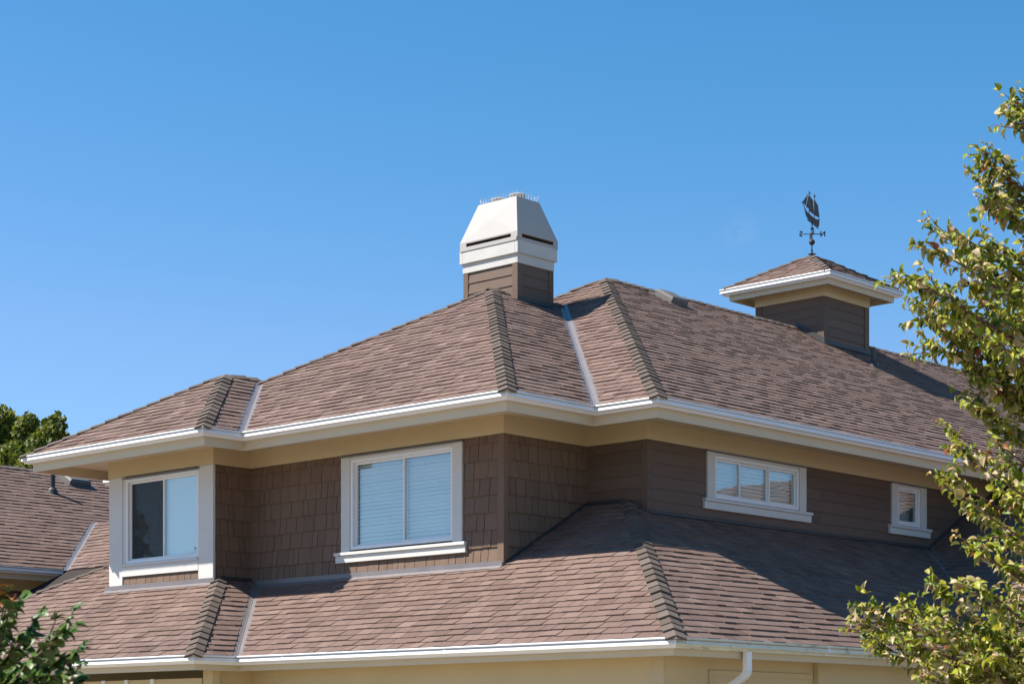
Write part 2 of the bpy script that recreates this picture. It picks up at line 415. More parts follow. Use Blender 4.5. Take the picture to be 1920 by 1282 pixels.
shingle(up, fWA, [[(E1, 0), (A1, 0), (VX, vi), (V1, 0)]], 4)
shingle(up, fBB, [[(E2, 0), (V1, vi), (VX, 0), ((VX[0] + .14, Y1 + H2), 0), (A2, 0)]], 5)
shingle(up, fBA, [[(E2, 0), (A2, 0), (E3, 0)]], 6)
# far slopes, sheathed only
fWC = Face((X1, Y0 + 2 * H1), (0, -1), zr, P); fBC = Face(E3, (0, -1), zr, P); fMC = Face((0, 2 * H0), (0, -1), zr, P)
shingle(up, fWC, [[((X1, Y0 + 2 * H1), 0), (A1, 0), (VT, 0), ((0, Y0 + 2 * H1), 0)]], 7)
shingle(up, fBC, [[(E3, 0), (A2, 0), ((1.2, Y1 + H2), 0), ((1.2, E3[1]), 0)]], 8)
shingle(up, fMC, [[((0, 2 * H0), 0), (A0, 0), ((XR, H0), 0), ((XR, 2 * H0), 0)]], 9, tabs=False)
ins = .06
def up3(f, p, q, s=ins): return f.p3(p), f.p3(q)
caps(up, fMB.p3((.01, .01)), fMB.p3(A0), fMA.n, fMB.n)
caps(up, fWB.p3((X1 + .01, Y0 + .01)), fWB.p3(A1), fWA.n, fWB.n)
caps(up, fBB.p3((X2 + .01, Y1 + .01)), fBB.p3(A2), fBA.n, fBB.n)
caps(up, fBA.p3((X2 + .01, E3[1] - .01)), fBA.p3(A2), fBA.n, fBC.n)
caps(up, fWA.p3((VX[0] - .05, VX[1] + .05)), fWA.p3(A1), fWA.n, fWC.n)
caps(up, fMA.p3((.6, 2 * H0 - .6)), fMA.p3(A0), fMA.n, fMC.n)
caps(up, fMB.p3((18.5, H0)), fMB.p3((H0 - .05, H0)), fMB.n, fMC.n)
caps(up, fWB.p3((VT[0] - .1, VT[1])), fWB.p3((A1[0] - .05, A1[1])), fWB.n, fWC.n)
caps(up, fBB.p3((.42, A2[1])), fBB.p3((A2[0] - .05, A2[1])), fBB.n, fBC.n)
valley(up, fWB, fMA, V0, VT)
valley(up, fBB, fWA, V1, VX)
# lower roof
zq = ZL - .025
fLA = Face(L0, (1, 0), zq, PL); fLB = Face(L0, (0, 1), zq, PL); fSB = Face(L2, (0, 1), zq, PL); fSA = Face(L2, (1, 0), zq, PL)
XA, XB, XC, YB, YC, YD = X1 + OV, X2 + OV, OV, OV, Y0 + OV, Y1 + OV      # wall planes
YF = E3[1] - OV
hip = lambda x: (x, LY + x - LX)
vl = lambda x: (x, LV[1] + x - LX)
shingle(lo, fLA, [[(L0, 0), (hip(XA), 0), (vl(XA), vi), (LV, 0)], [(hip(XA), 0), (hip(XC), 0), ((XC, YC), 0), ((XA, YC), 0)]], 11)
RV = (YB - LY + LX, 0)
RX = 7.414 - (YB - LY)      # eave corner of the right wing
shingle(lo, fLB, [[(L0, 0), ((RX, LY), vi), ((7.414, YB), 0), ((LX + YB - LY, YB), 0)], [((LX + YB - LY, YB), 0), ((XC, YB), 0), (hip(XC), 0)]], 12)
hx = L2[0] + (YD - L2[1])
shingle(lo, fSB, [[(L2, 0), (LV, vi), (vl(XA), 0), ((XA, YD), 0), ((hx, YD), 0)]], 13)
hs = lambda x: (x, L2[1] + x - L2[0]); hf = lambda x: (x, L3[1] - (x - L2[0]))
shingle(lo, fSA, [[(L2, 0), (hs(XB), 0), (hf(XB), 0), (L3, 0)], [((XB, YF), 0), ((.80, YF), 0), (hf(.80), 0), (hf(XB), 0)]], 14)
fSC = Face(L3, (0, -1), zq, PL)
shingle(lo, fSC, [[(L3, 0), (hf(.80), 0), ((2.5, hf(.80)[1]), 0), ((2.5, L3[1]), 0)]], 15)
fRA = Face((RX, LY), (1, 0), zq, PL)
shingle(lo, fRA, [[((RX, LY), 0), ((7.414, YB), 0), ((10.4, YB), 0), ((10.4, -6.5), 0), ((RX, -6.5), 0)]], 16)
lo['deck'].add([(10.4, -6.5, fRA.z((10.4, 0))), (16.5, -6.5, ZL), (16.5, YB, ZL), (10.4, YB, fRA.z((10.4, 0)))], [(0, 1, 2, 3)])
valley(lo, fLB, fRA, (RX, LY), (7.414, YB))
valley(lo, fSB, fLA, LV, vl(XA))
caps(lo, fLA.p3((LX + .01, LY + .01)), fLA.p3(hip(XC)), fLA.n, fLB.n)
caps(lo, fSA.p3((L2[0] + .01, L2[1] + .01)), fSA.p3((hx, YD)), fSA.n, fSB.n)
caps(lo, fSA.p3((L3[0] + .01, L3[1] - .01)), fSA.p3(hf(.80)), fSA.n, fSC.n)
# rear wing: slope to the south side, and the connecting slope that meets it in a valley
zb = ZG - .02; KT = 1.95; RY = GP[1] + 4.10
fGB = Face(GP, (0, 1), zb, PL); fGA = Face(GP, (1, 0), zb, PL); fGC = Face((0, RY + 4.1), (0, -1), zb, PL)
gv = (GP[0] + KT, GP[1] + KT)
shingle(bk, fGB, [[((-1.6, GP[1]), 0), (GP, vi), (gv, 0), ((gv[0], RY), 0), ((-1.6, RY), 0)], [(gv, 0), ((9, gv[1]), 0), ((9, RY), 0), ((gv[0], RY), 0)]], 21)
shingle(bk, fGA, [[((GP[0], 9.2), 0), ((gv[0], 9.2), 0), (gv, vi), (GP, 0)], [((-1.2, 9.2), 0), ((GP[0], 9.2), 0), (GP, 0), ((-1.2, GP[1] + .7), 0)]], 22)
shingle(bk, fGC, [[((-1.6, RY), 0), ((-1.6, RY + 4.1), 0), ((9, RY + 4.1), 0), ((9, RY), 0)]], 23, tabs=False)
bk['deck'].add([(gv[0], 9.2, fGA.z(gv)), (gv[0], gv[1], fGA.z(gv)), (gv[0] + 4.5, gv[1], ZG - .5), (gv[0] + 4.5, 9.2, ZG - .5)], [(0, 1, 2, 3)])
valley(bk, fGB, fGA, GP, gv)
caps(bk, fGB.p3((9, RY)), fGB.p3((-1.6, RY)), fGB.n, fGC.n)

lo['solo'].sort(key=lambda s: s[3])
def finish_roof(r):
    ro = r['deck'].build('roof', 'deck', house); ro['label'] = r['label']
    for k, s in enumerate(r['solo']):
        face, loc, key, z, q, w0, L, th, tint = s
        if k < 300:
            o = link('shingle', tab_mesh(key), ro)
            m = Matrix((face.u, face.w, face.n)).transposed().to_4x4(); m.translation = loc
            o.matrix_basis = m
        else:
            vs, fs = tab_verts(q, w0, L, th, .004); r['sh'].add([face.at(*t) for t in vs], fs, tint)
    r['sh'].build('shingles', 'shingle', ro, kind='stuff')
    for me, loc in r['caps']:
        o = link('hip_cap', me, ro); o.location = loc
    for m in r.get('valleys', []): m.build('valley_flashing', 'flash', ro)
    return ro
roof_up = finish_roof(up); roof_lo = finish_roof(lo); roof_bk = finish_roof(bk)

# ------------------------------------------------------------------ eaves: gutter, fascia, soffit, frieze
GUT = [(-.010, .001), (-.002, 0), (0, -.004), (0, -.015), (-.004, -.018), (-.011, -.021), (-.007, -.050), (-.004, -.064), (-.003, -.071), (-.008, -.076), (-.022, -.080), (-.042, -.094), (-.048, -.108),
       (-.125, -.108), (-.125, -.002), (-.119, -.002), (-.119, -.100), (-.054, -.100), (-.046, -.088), (-.026, -.060), (-.026, -.020), (-.012, -.012)]
def run_frames(poly):
    n = len(poly); seg = []
    for i in range(n - 1):
        d = Vector((poly[i + 1][0] - poly[i][0], poly[i + 1][1] - poly[i][1])).normalized(); seg.append(Vector((-d.y, d.x)))
    mit = [seg[0]] + [seg[i - 1] + seg[i] for i in range(1, n - 1)] + [seg[-1]]
    return seg, mit
def sweep(name, poly, z, prof, mat, parent, bevel=0, smooth=False, cap=True, gap=.0):
    seg, mit = run_frames(poly); res = []
    for i in range(len(seg)):
        b = MB(); n = len(prof); vs = []
        d = Vector((poly[i + 1][0] - poly[i][0], poly[i + 1][1] - poly[i][1])).normalized()
        for k, s in ((i, 1), (i + 1, -1)):
            for (off, dz) in prof:
                vs.append((poly[k][0] + mit[k].x * off + d.x * gap * s, poly[k][1] + mit[k].y * off + d.y * gap * s, z + dz))
        fs = [(j, (j + 1) % n, n + (j + 1) % n, n + j) for j in range(n)]
        if cap: fs += [tuple(range(n - 1, -1, -1)), tuple(range(n, 2 * n))]
        b.add(vs, fs); res.append(b.build(name, mat, parent, bevel))
    return res
def soffit(poly, z, a, bb, parent, pitch=.10):
    seg, mit = run_frames(poly)
    for i in range(len(seg)):
        P0 = Vector((poly[i][0], poly[i][1])); P1 = Vector((poly[i + 1][0], poly[i + 1][1])); d = (P1 - P0).normalized(); n = seg[i]
        q = [P0 + mit[i] * a, P1 + mit[i + 1] * a, P1 + mit[i + 1] * bb, P0 + mit[i] * bb]
        uv = [((p - P0).dot(d), (p - P0).dot(n)) for p in q]
        if area(uv) < 0: uv = uv[::-1]
        m = MB(); u = min(p[0] for p in uv); ue = max(p[0] for p in uv)
        m.add([(*(P0 + d * x + n * y), z + .012) for x, y in uv], [tuple(range(len(uv)))])
        while u < ue:
            r = [(u, -5), (u + pitch - .008, -5), (u + pitch - .008, 5), (u, 5)]
            for k in range(len(uv)): r = clip(r, uv[k], uv[(k + 1) % len(uv)])
            if len(r) > 2:
                c = [(P0 + d * x + n * y) for x, y in r]
                m.prism([(p.x, p.y, z) for p in c], (0, 0, .009))
            u += pitch
        m.build('soffit', 'soffit', parent)
eave_up = [(XR, 0), E0, V0, E1, V1, E2, E3, (2.0, E3[1])]
sweep('gutter', eave_up, ZE, GUT, 'white', house)
sweep('fascia', eave_up, ZE, [(-.126, -.005), (-.126, -.222), (-.152, -.222), (-.152, -.005)], 'fascia', house)
soffit(eave_up, ZE - .092, -.152, -OV - .02, house)
def seams(poly, z, run, spots):
    a, b = Vector(poly[run]), Vector(poly[run + 1]); d = (b - a).normalized()
    for t in spots:
        p = a + d * t; q = p + d * .05
        sweep('gutter_seam', [tuple(p), tuple(q)], z + .0015, [(x + (.0025 if x > -.06 else 0), y - .002) for x, y in GUT[:13]] + [(-.118, -.111), (-.118, -.1085), (-.05, -.1085), (-.04, -.09), (-.02, -.06), (-.013, -.02)], 'white', house)
seams(eave_up, ZE, 0, (8.5, 14.6, 19.3)); seams(eave_up, ZE, 3, (2.1,)); seams(eave_up, ZE, 5, (2.4,))
wall_up = [(XR - OV, OV), (OV, OV), (OV, YC), (XA, YC), (XA, YD), (XB, YD), (XB, YF), (2.0, YF)]
sweep('frieze_board', wall_up, ZE, [(.034, -.0925), (.034, -.3125), (.001, -.3125), (.001, -.0925)], 'cream', house)
eave_lo = [(RX, -6.5), (RX, LY), L0, LV, L2, L3, (2.5, L3[1])]
for k, gt in enumerate(sweep('gutter', eave_lo, ZL, GUT, 'white', house)):
    if k == 1: gt.data.materials[0] = M['mildew']; gt['label'] = 'mildewed white gutter above the downspout'
sweep('fascia', eave_lo, ZL, [(-.126, -.005), (-.126, -.178), (-.152, -.178), (-.152, -.005)], 'fascia', house)
soffit(eave_lo, ZL - .10, -.152, -.60, house)
seams(eave_lo, ZL, 1, (4.1,)); seams(eave_lo, ZL, 2, (3.2, 5.9))
eave_bk = [GP, (-1.6, GP[1])]
sweep('gutter', [(GP[0] - .05, GP[1]), (-1.6, GP[1])], ZG, GUT, 'white', house)
sweep('fascia', [(GP[0] - .05, GP[1]), (-1.6, GP[1])], ZG, [(-.126, -.005), (-.126, -.20), (-.152, -.20), (-.152, -.005)], 'fascia', house)
soffit([(GP[0] + .6, GP[1]), (-1.6, GP[1])], ZG - .09, -.152, -.75, house)
# short eave return of the upper storey seen past the bay
sweep('gutter', [(-.06, 9.75), (-.06, 10.72)], ZE - .01, GUT, 'white', house)
sweep('fascia', [(-.06, 9.75), (-.06, 10.72)], ZE - .01, [(-.126, -.005), (-.126, -.222), (-.152, -.222), (-.152, -.005)], 'fascia', house)

# ------------------------------------------------------------------ walls, siding
class Wall:
    """axis 'x': plane x=c facing -x, running along y.  axis 'y': plane y=c facing -y, running along x"""
    def __init__(s, axis, c): s.a = axis; s.c = c
    def box(s, m, a0, a1, z0, z1, d0, d1):            # d: distance proud of the plane (negative = inside)
        if s.a == 'x': m.box(s.c - d1, s.c - d0, a0, a1, z0, z1)
        else: m.box(a0, a1, s.c - d1, s.c - d0, z0, z1)
    def pt(s, a, z, d): return (s.c - d, a, z) if s.a == 'x' else (a, s.c - d, z)
    def wedge(s, m, a0, a1, z0, z1, dt, db, din=.001, tint=.5, skew=0):
        P4 = [(a0 + skew, z0), (a1 - skew, z0), (a1, z1), (a0, z1)]
        vs = [s.pt(a, z, (db if z == z0 else dt)) for a, z in P4] + [s.pt(a, z, din) for a, z in P4]
        fs = [(0, 1, 2, 3), (0, 4, 5, 1), (1, 5, 6, 2), (2, 6, 7, 3), (3, 7, 4, 0)]
        if s.a == 'x': fs = [f[::-1] for f in fs]
        m.add(vs, fs, tint)
wBay, wBayS, wWing, wWingS, wLap, wFB = Wall('x', XB), Wall('y', YD), Wall('x', XA), Wall('y', YC), Wall('x', XC), Wall('y', YB)
W1 = dict(w=wBay, a0=6.835, a1=8.450, z0=4.085, z1=5.262)
W2 = dict(w=wWing, a0=2.690, a1=4.540, z0=4.075, z1=5.235)
W3 = dict(w=wFB, a0=2.237, a1=4.100, z0=4.700, z1=5.248)
W4 = dict(w=wFB, a0=6.555, a1=7.150, z0=4.705, z1=5.258)
def hole(W, e=0): return (W['a0'] - e, W['a1'] + e, W['z0'] - e, W['z1'] + e)
ZT = ZE - .092
wm = MB()
for wl, a0, a1, z0, holes in ((wBay, YD, YF, 3.2, [hole(W1)]), (wBayS, XB + .1, XA + .1, 3.2, []), (wWing, YC, YD + .1, 3.2, [hole(W2)]), (wWingS, XA + .1, XC + .1, 3.2, []),
                              (wLap, YB, YC + .1, 3.6, []), (wFB, XC + .1, 20, 3.4, [hole(W3), hole(W4)])):
    for q in subtract((a0, a1, z0, ZT + .05), holes): wl.box(wm, *q, -.1, 0)
wm.box(XB + .1, 2.0, YF - .1, YF, 3.2, ZT + .05); wm.box(2.0, 2.1, YF - .1, 9.3, 3.2, ZT + .05)
wm.box(2.1, 20, 9.2, 9.3, 3.2, ZT + .05); wm.box(19.9, 20, YB + .1, 9.2, 3.2, ZT + .05)
wm.box(XB + .1, 20, YB + .1, 9.2, 3.05, 3.15)
wall = wm.build('wall', 'room', house); wall['label'] = 'upper storey walls clad in brown shakes and lap boards'
def shakes(wl, a0, a1, z0, z1, holes, expo=.209, zmin=3.0, base=3.750):
    k = int(math.floor((z0 - base) / expo)); zz = base + k * expo
    while zz < z1:
        a = a0 - random.random() * .1; last = a0
        while a < a1 - .02:
            wd = random.choice([.10, .125, .15, .175, .205, .235]); b = a + wd
            if a1 - b < .06: b = a1
            r = (max(a, a0) + .004, min(b, a1) - .004, zz + random.choice([0, 0, 0, .003, -.003]), min(zz + expo + .02, z1))
            for q in subtract(r, holes):
                m = MB(); top = .006
                wl.wedge(m, q[0], q[1], q[2], q[3], top, .027 + random.uniform(-.003, .005), .001, random.random(), random.uniform(-.0015, .0025))
                m.build('shake', 'shake', wall)
            a = b
        zz += expo
def laps(wl, a0, a1, z0, z1, holes, expo=.155, base=4.434, parent=None, maxlen=3.66, first=1.9):
    k = int(math.floor((z0 - base) / expo)); zz = base + k * expo; row = 0
    while zz < z1 - .01:
        a = a0; b = a0 + (first if row % 2 else maxlen)
        while a < a1:
            for q in subtract((a + .001, min(b, a1) - .001, zz, min(zz + expo + .015, z1)), holes):
                m = MB(); wl.wedge(m, *q, .005, .018)
                m.build('lap_board', 'lap', parent or wall)
            a = b; b += maxlen
        zz += expo; row += 1
ZF = ZE - .3125
hb = (W1['a0'] - .001, W1['a1'] + .1, 3.906, 6)
shakes(wBay, 6.835, 8.52, 3.62, 3.915, [], .209, base=3.700)
shakes(wBayS, XB + .012, XA - .02, 3.70, ZF, [], base=3.745)
shakes(wWing, YC + .07, YD - .02, 3.60, ZF, [(2.50, 4.73, 3.93, 6)], base=3.745)
shakes(wWingS, XA + .05, XC - .03, 3.62, ZF, [], base=3.745)
laps(wLap, YB + .06, YC - .03, 4.40, ZF, [], base=4.434 - .02)
laps(wFB, XC + .06, 9.6, 4.30, ZF, [(2.06, 4.28, 4.60, 6), (6.37, 7.34, 4.61, 6)], base=4.434 - .02)
def cbox(name, mat, parent, *b, bevel=.004):
    m = MB(); m.box(*b); return m.build(name, mat, parent, bevel)
def wbox(name, mat, parent, wl, *b, bevel=.004):
    m = MB(); wl.box(m, *b); return m.build(name, mat, parent, bevel)
# corner boards: L-shaped in plan, one piece each
def corner(x, y, lx, ly, z0, z1, t, mat, parent=None):
    m = MB(); m.prism([(x - t, y - t, z0), (x + lx, y - t, z0), (x + lx, y + .0, z0), (x, y, z0), (x, y + ly, z0), (x - t, y + ly, z0)], (0, 0, z1 - z0))
    return m.build('corner_board', mat, parent or wall, .003)
corner(XC, YB, .065, .06, 4.2, ZF - .002, .030, 'lap')
corner(XA, YC, .055, .07, 3.5, ZF - .002, .032, 'shake')
for x, y in ((XA, YD), (XC, YC)):
    m = MB(); m.box(x - .03, x + .0, y - .03, y + .0, 3.55, ZF - .002); m.build('corner_board', 'shake', wall)
wbox('corner_board', 'trim', wall, wBay, YD - .026, 6.830, 3.66, ZF - .002, .001, .030)
wbox('corner_board', 'trim', wall, wBay, 8.52, YF + .02, 3.66, ZF - .002, .001, .030)
wbox('corner_board', 'trim', wall, wBay, 8.456, 8.519, 4.06, ZF - .002, .001, .020)
wbox('corner_board', 'trim', wall, wBayS, XB + .0015, XB + .012, 3.66, ZF - .002, .001, .024)

# ------------------------------------------------------------------ windows
def window(W, label, splits, slats, casing=None, sill=None, apron=None, screen=None, shade=None, curtain=None):
    wl, a0, a1, z0, z1 = W['w'], W['a0'], W['a1'], W['z0'], W['z1']
    m = MB(); f = .042
    for b in ((a0, a0 + f, z0, z1), (a1 - f, a1, z0, z1), (a0 + f, a1 - f, z0, z0 + f), (a0 + f, a1 - f, z1 - f, z1)): wl.box(m, *b, -.08, .022)
    win = m.build('window', 'white', house, .004); win['label'] = label
    ed = [a0 + f] + list(splits) + [a1 - f]
    for i in range(len(ed) - 1):
        l, r = ed[i], ed[i + 1]; s = .026; dd = -.02 - .022 * (i % 2)
        if i: l -= .006
        m = MB()
        for b in ((l, l + s, z0 + f, z1 - f), (r - s, r, z0 + f, z1 - f), (l + s, r - s, z0 + f, z0 + f + s), (l + s, r - s, z1 - f - s, z1 - f)): wl.box(m, *b, dd - .02, dd + .016)
        m.build('sash', 'white', win, .003)
        wbox('pane', 'glass', win, wl, l + s - .003, r - s + .003, z0 + f + s - .003, z1 - f - s + .003, dd - .007, dd - .002, bevel=0)
        if i in slats:
            z = z0 + f + .02
            while z < z1 - f - .02:
                m = MB(); wl.wedge(m, l + .012, r - .012, z + random.uniform(-.002, .002), z + .046, -.104 + random.uniform(-.003, .003), -.080 + random.uniform(-.004, .004), -.112)
                m.build('slat', 'slat', win); z += .0495
        if shade is not None and i in shade:
            wbox('roller_shade', 'slat', win, wl, l + .0, r - .0, z0 + f + .01, z1 - f, -.075, -.070, bevel=0)
        if screen is not None and i in screen:
            wbox('insect_screen', 'screen', win, wl, l + s, r - s, z0 + f + s, z1 - f - s, dd + .002, dd + .003, bevel=0)
    if curtain:
        mm = MB(); c0, c1 = curtain; n = 24; vs = []
        for k in range(n + 1):
            a = c0 + (c1 - c0) * k / n; d = -.20 + .02 * math.sin(k * 1.9)
            vs += [wl.pt(a, z0 - .1, d), wl.pt(a, z1, d)]
        mm.add(vs, [(2 * k, 2 * k + 2, 2 * k + 3, 2 * k + 1) for k in range(n)]); mm.build('curtain', 'slat', win)
    if casing:
        cl, cr, top = casing
        wbox('casing', 'trim', win, wl, cl, a0 - .001, sill[2] - .002 if sill else z0, top, .001, .036)
        wbox('casing', 'trim', win, wl, a1 + .001, cr, sill[2] - .002 if sill else z0, top, .001, .036)
        wbox('head_flashing', 'flash', win, wl, cl - .012, cr + .012, top + .0005, top + .018, .001, .055, bevel=.002)
        wbox('head_trim', 'trim', win, wl, a0, a1, z1 + .0005, top - .0005, .001, .030)
    if sill:
        s0, s1, st, sb = sill
        wbox('sill', 'trim', win, wl, s0, s1, st - .042, st - .003, .001, .075)
        wbox('apron', 'trim', win, wl, s0 + .008, s1 - .008, sb, st - .043, .001, .050)
    return win
window(W1, 'bay window with a dark screened sash beside a pale one', [7.640], [], screen=[1], shade=[0])
wbox('sill', 'trim', house, wBay, 6.832, 8.518, 4.045, 4.083, .001, .052)
wbox('apron', 'trim', house, wBay, 6.832, 8.518, 3.908, 4.044, .001, .034)
wbox('head_flashing', 'flash', house, wBay, 6.80, 8.50, 5.266, 5.280, .001, .062)
wbox('head_trim', 'flash', house, wBay, 6.832, 8.455, 5.281, 5.302, .001, .012)
window(W2, 'wide sliding window with closed white blinds', [3.594], [0, 1], (2.526, 4.707, 5.268), (2.448, 4.805, 4.050, 3.915))
window(W3, 'low three-pane window with closed white blinds', [2.822, 3.452], [0, 1, 2], (2.078, 4.259, 5.280), (1.993, 4.366, 4.690, 4.552))
window(W4, 'small single-pane window', [], [], (6.389, 7.315, 5.284), (6.305, 7.408, 4.695, 4.562), curtain=(6.95, 7.3))
# room backs so that the sashes look into closed rooms
cbox('interior_wall', 'room', house, XB + 2.6, XB + 2.65, YC + .2, YF - .2, 3.2, 5.5, bevel=0); cbox('interior_wall', 'room', house, XC + 1, 9, YB + 3, YB + 3.05, 3.2, 5.5, bevel=0)

# ------------------------------------------------------------------ flashings along the foot of the walls
def apron_flash(face, p, q, width=.10, up=.06, mat='flash'):
    """metal strip on the slope with an upturned leg on the wall, from plan point p to q"""
    a, b = face.p3(p, .020), face.p3(q, .020); d = -face.w * width
    m = MB(); m.add([a, b, b + d, a + d, a + Vector((0, 0, up)), b + Vector((0, 0, up)), a + d - face.n * .012, b + d - face.n * .012],
                    [(0, 1, 2, 3), (0, 4, 5, 1), (3, 2, 7, 6)])
    return m.build('apron_flashing', mat, roof_lo)
apron_flash(fLA, (XA - .035, YC - .02), (XA - .035, 6.40), .075)
apron_flash(fSA, (XB - .034, YD - .06), (XB - .034, YF + .1), .08)
apron_flash(fLA, (XC - .024, 1.23), (XC - .024, YC), .03, .03, 'dark_metal')
apron_flash(fLB, (XC, YB - .035), (7.40, YB - .035), .05, .04, 'dark_metal')
apron_flash(fSB, (hx, YD - .03), (XA, YD - .03), .04, .03, 'dark_metal')
# step flashing up the shingled side wall
m = MB(); a = fLA.p3((XA, YC - .034), .004); b = fLA.p3((XC, YC - .034), .004)
m.add([a, b, b + Vector((0, 0, .05)), a + Vector((0, 0, .05))], [(0, 1, 2, 3)]); m.build('step_flashing', 'dark_metal', roof_lo)
m = MB(); a = fRA.p3((7.414, YB - .03), .004); b = fRA.p3((9.3, YB - .03), .004)
m.add([a, b, b + Vector((0, 0, .05)), a + Vector((0, 0, .05))], [(0, 1, 2, 3)]); m.build('step_flashing', 'dark_metal', roof_lo)

# ------------------------------------------------------------------ lower storey
LWX, LWY = LX + .55, LY + .60
lw = MB()
lw.box(LWX, LWX + .15, LWY, 4.84, 0, ZL - .09)                       # west face
lw.box(LWX + .15, 9.0, LWY, LWY + .15, 0, ZL - .09)                  # south face
lw.box(LWX - .666, LWX + .15, 4.841, 4.95, 0, ZL - .09)              # step
lw.box(LWX - .1, LWX + .04, 4.951, 12.3, 0, ZL - .09)               # porch back wall
lw.box(8.99, 9.0, LWY + .15, 9, 0, 3.0)
wl_lo = lw.build('wall', 'beige_wall', house); wl_lo['label'] = 'beige lower storey walls under the skirt roof'
cbox('wall_panel', 'beige_wall', wl_lo, .64, 2.13, LWY - .07, LWY - .001, 0, ZL - .10)
cbox('wall_panel', 'beige_wall', wl_lo, -1.30, -1.24, LWY - .02, LWY - .001, 0, 2.37)
cbox('wall_panel', 'beige_wall', wl_lo, -1.239, .60, LWY - .02, LWY - .001, 2.31, 2.37)
cbox('corner_board', 'cream', wl_lo, LWX - .02, LWX - .001, LWY - .02, LWY + .16, 0, ZL - .10)
cbox('corner_post', 'beige_wall', wl_lo, LWX - .69, LWX - .57, 4.74, 4.84, 0, ZL - .10)
# privacy screen under the porch eave: beige boards between white uprights
scr = empty('privacy_screen', (-2.73, 6.5, 0), 'beige board privacy screen with white uprights under the porch eave', 'screen')
yy = 4.97
for k, ye in enumerate((5.94, 6.48, 6.97, 7.5, 8.05, 8.6, 9.1, 9.6)):
    cbox('board', 'beige_wall', scr, -2.735, -2.705, yy, ye - .001, .1, 2.395)
    cbox('upright', 'white', scr, -2.76, -2.736, ye - .035, ye + .035, 0, 2.40); yy = ye
# rear wing walls
for q in ((gv[0] + .3, gv[0] + .4, 9.3, gv[1], 0, 4.4), (-1.5, 8.9, RY + 3.3, RY + 3.4, 0, ZG - .08)): cbox('wall', 'lap', house, *q, bevel=0)
rw = MB(); rw.box(-1.5, GP[0] + .9, GP[1] + .75, GP[1] + .9, 0, ZG - .08)
rwo = rw.build('wall', 'lap', house); rwo['label'] = 'brown wall of the rear wing'
rs = MB(); rs.box(-1.5, GP[0] + .3, GP[1] + .715, GP[1] + .749, ZG - .34, ZG - .092); rs.build('frieze_board', 'cream', house)
# downspout
def strap(name, pts, w, d, mat, parent):
    m = MB(); pts = [Vector(p) for p in pts]; rows = []
    for i, p in enumerate(pts):
        t = (pts[min(i + 1, len(pts) - 1)] - pts[max(i - 1, 0)]).normalized(); a = Vector((1, 0, 0)); b = t.cross(a).normalized()
        rows += [p + a * w / 2 + b * d / 2, p - a * w / 2 + b * d / 2, p - a * w / 2 - b * d / 2, p + a * w / 2 - b * d / 2]
    fs = [(4 * i + k, 4 * i + (k + 1) % 4, 4 * i + 4 + (k + 1) % 4, 4 * i + 4 + k) for i in range(len(pts) - 1) for k in range(4)]
    m.add(rows, fs); return m.build(name, mat, parent, .006)
dx, dy = -1.335, LY + .07
ds = strap('downspout', [(dx, dy, 2.545), (dx, dy, 2.36), (dx, dy + .012, 2.325), (dx, dy + .04, 2.29), (dx, dy + .085, 2.262), (dx, LWY - .13, 2.08), (dx, LWY - .075, 2.04), (dx, LWY - .05, 1.98), (dx, LWY - .05, .1)], .082, .062, 'white', house)
for k in range(7):
    a = k / 6; p = Vector((dx, dy + .004 + .085 * a * a, 2.35 - .10 * a)); m = MB(); m.box(dx - .043, dx + .043, p.y - .036, p.y + .036, p.z - .003, p.z + .003); m.build('elbow_rib', 'white', ds)
# leak streaks clip: a bent flashing clip hanging off the siding
m = MB(); m.prism([(4.33, YB - .03, 4.44), (4.345, YB - .05, 4.40), (4.33, YB - .06, 4.33), (4.322, YB - .06, 4.33), (4.325, YB - .045, 4.40)], (0, .004, 0)); m.build('flashing_clip', 'galv', house)

# ------------------------------------------------------------------ roof vents
def box_vent(face, p, s, h, name='roof_vent', parent=house):
    c = face.uw(p); m = MB(); a, b = s
    lower = [face.at(c[0] + i * a, c[1] + j * b, .012) for i, j in ((-1, -1), (1, -1), (1, 1), (-1, 1))]
    k = .86
    upper = [face.at(c[0] + i * a * k, c[1] + j * b * k, h) for i, j in ((-1, -1), (1, -1), (1, 1), (-1, 1))]
    mid = [face.at(c[0] + i * a, c[1] + j * b, h * .72) for i, j in ((-1, -1), (1, -1), (1, 1), (-1, 1))]
    m.add(lower + mid + upper, [(i, (i + 1) % 4, 4 + (i + 1) % 4, 4 + i) for i in range(4)] + [(4 + i, 4 + (i + 1) % 4, 8 + (i + 1) % 4, 8 + i) for i in range(4)] + [(8, 9, 10, 11)])
    v = m.build(name, 'grey_vent', parent, .006)
    f = MB(); a2, b2 = a * 1.35, b * 1.35
    f.add([face.at(c[0] + i * a2, c[1] + j * b2, .021) for i, j in ((-1, -1), (1, -1), (1, 1), (-1, 1))] + [face.at(c[0] + i * a2, c[1] + j * b2, .002) for i, j in ((-1, -1), (1, -1), (1, 1), (-1, 1))],
          [(0, 1, 2, 3)] + [(i, 4 + i, 4 + (i + 1) % 4, (i + 1) % 4) for i in range(4)])
    f.build('vent_flange', 'grey_vent', v)
def pipe_vent(face, p, h, r=.038):
    b = face.p3(p); m = MB(); m.tube([b - Vector((0, 0, .05)), b + Vector((0, 0, h))], r, 12)
    v = m.build('vent_pipe', 'dark_metal', house, smooth=False)
    m = MB(); m.tube([b - Vector((0, 0, .02)), b + Vector((0, 0, .06)), b + Vector((0, 0, .10))], [r * 2.4, r * 1.9, r * 1.1], 12); m.build('pipe_boot', 'dark_metal', v)
box_vent(fMB, (6.42, 4.90), (.20, .19), .115)
pipe_vent(fMB, (10.72, 3.96), .32)
box_vent(fGB, (4.35, 17.75), (.24, .20), .13)
pipe_vent(fGB, (3.45, 17.15), .42, .045)
box_vent(fGA, (2.55, 10.2), (.16, .14), .10)

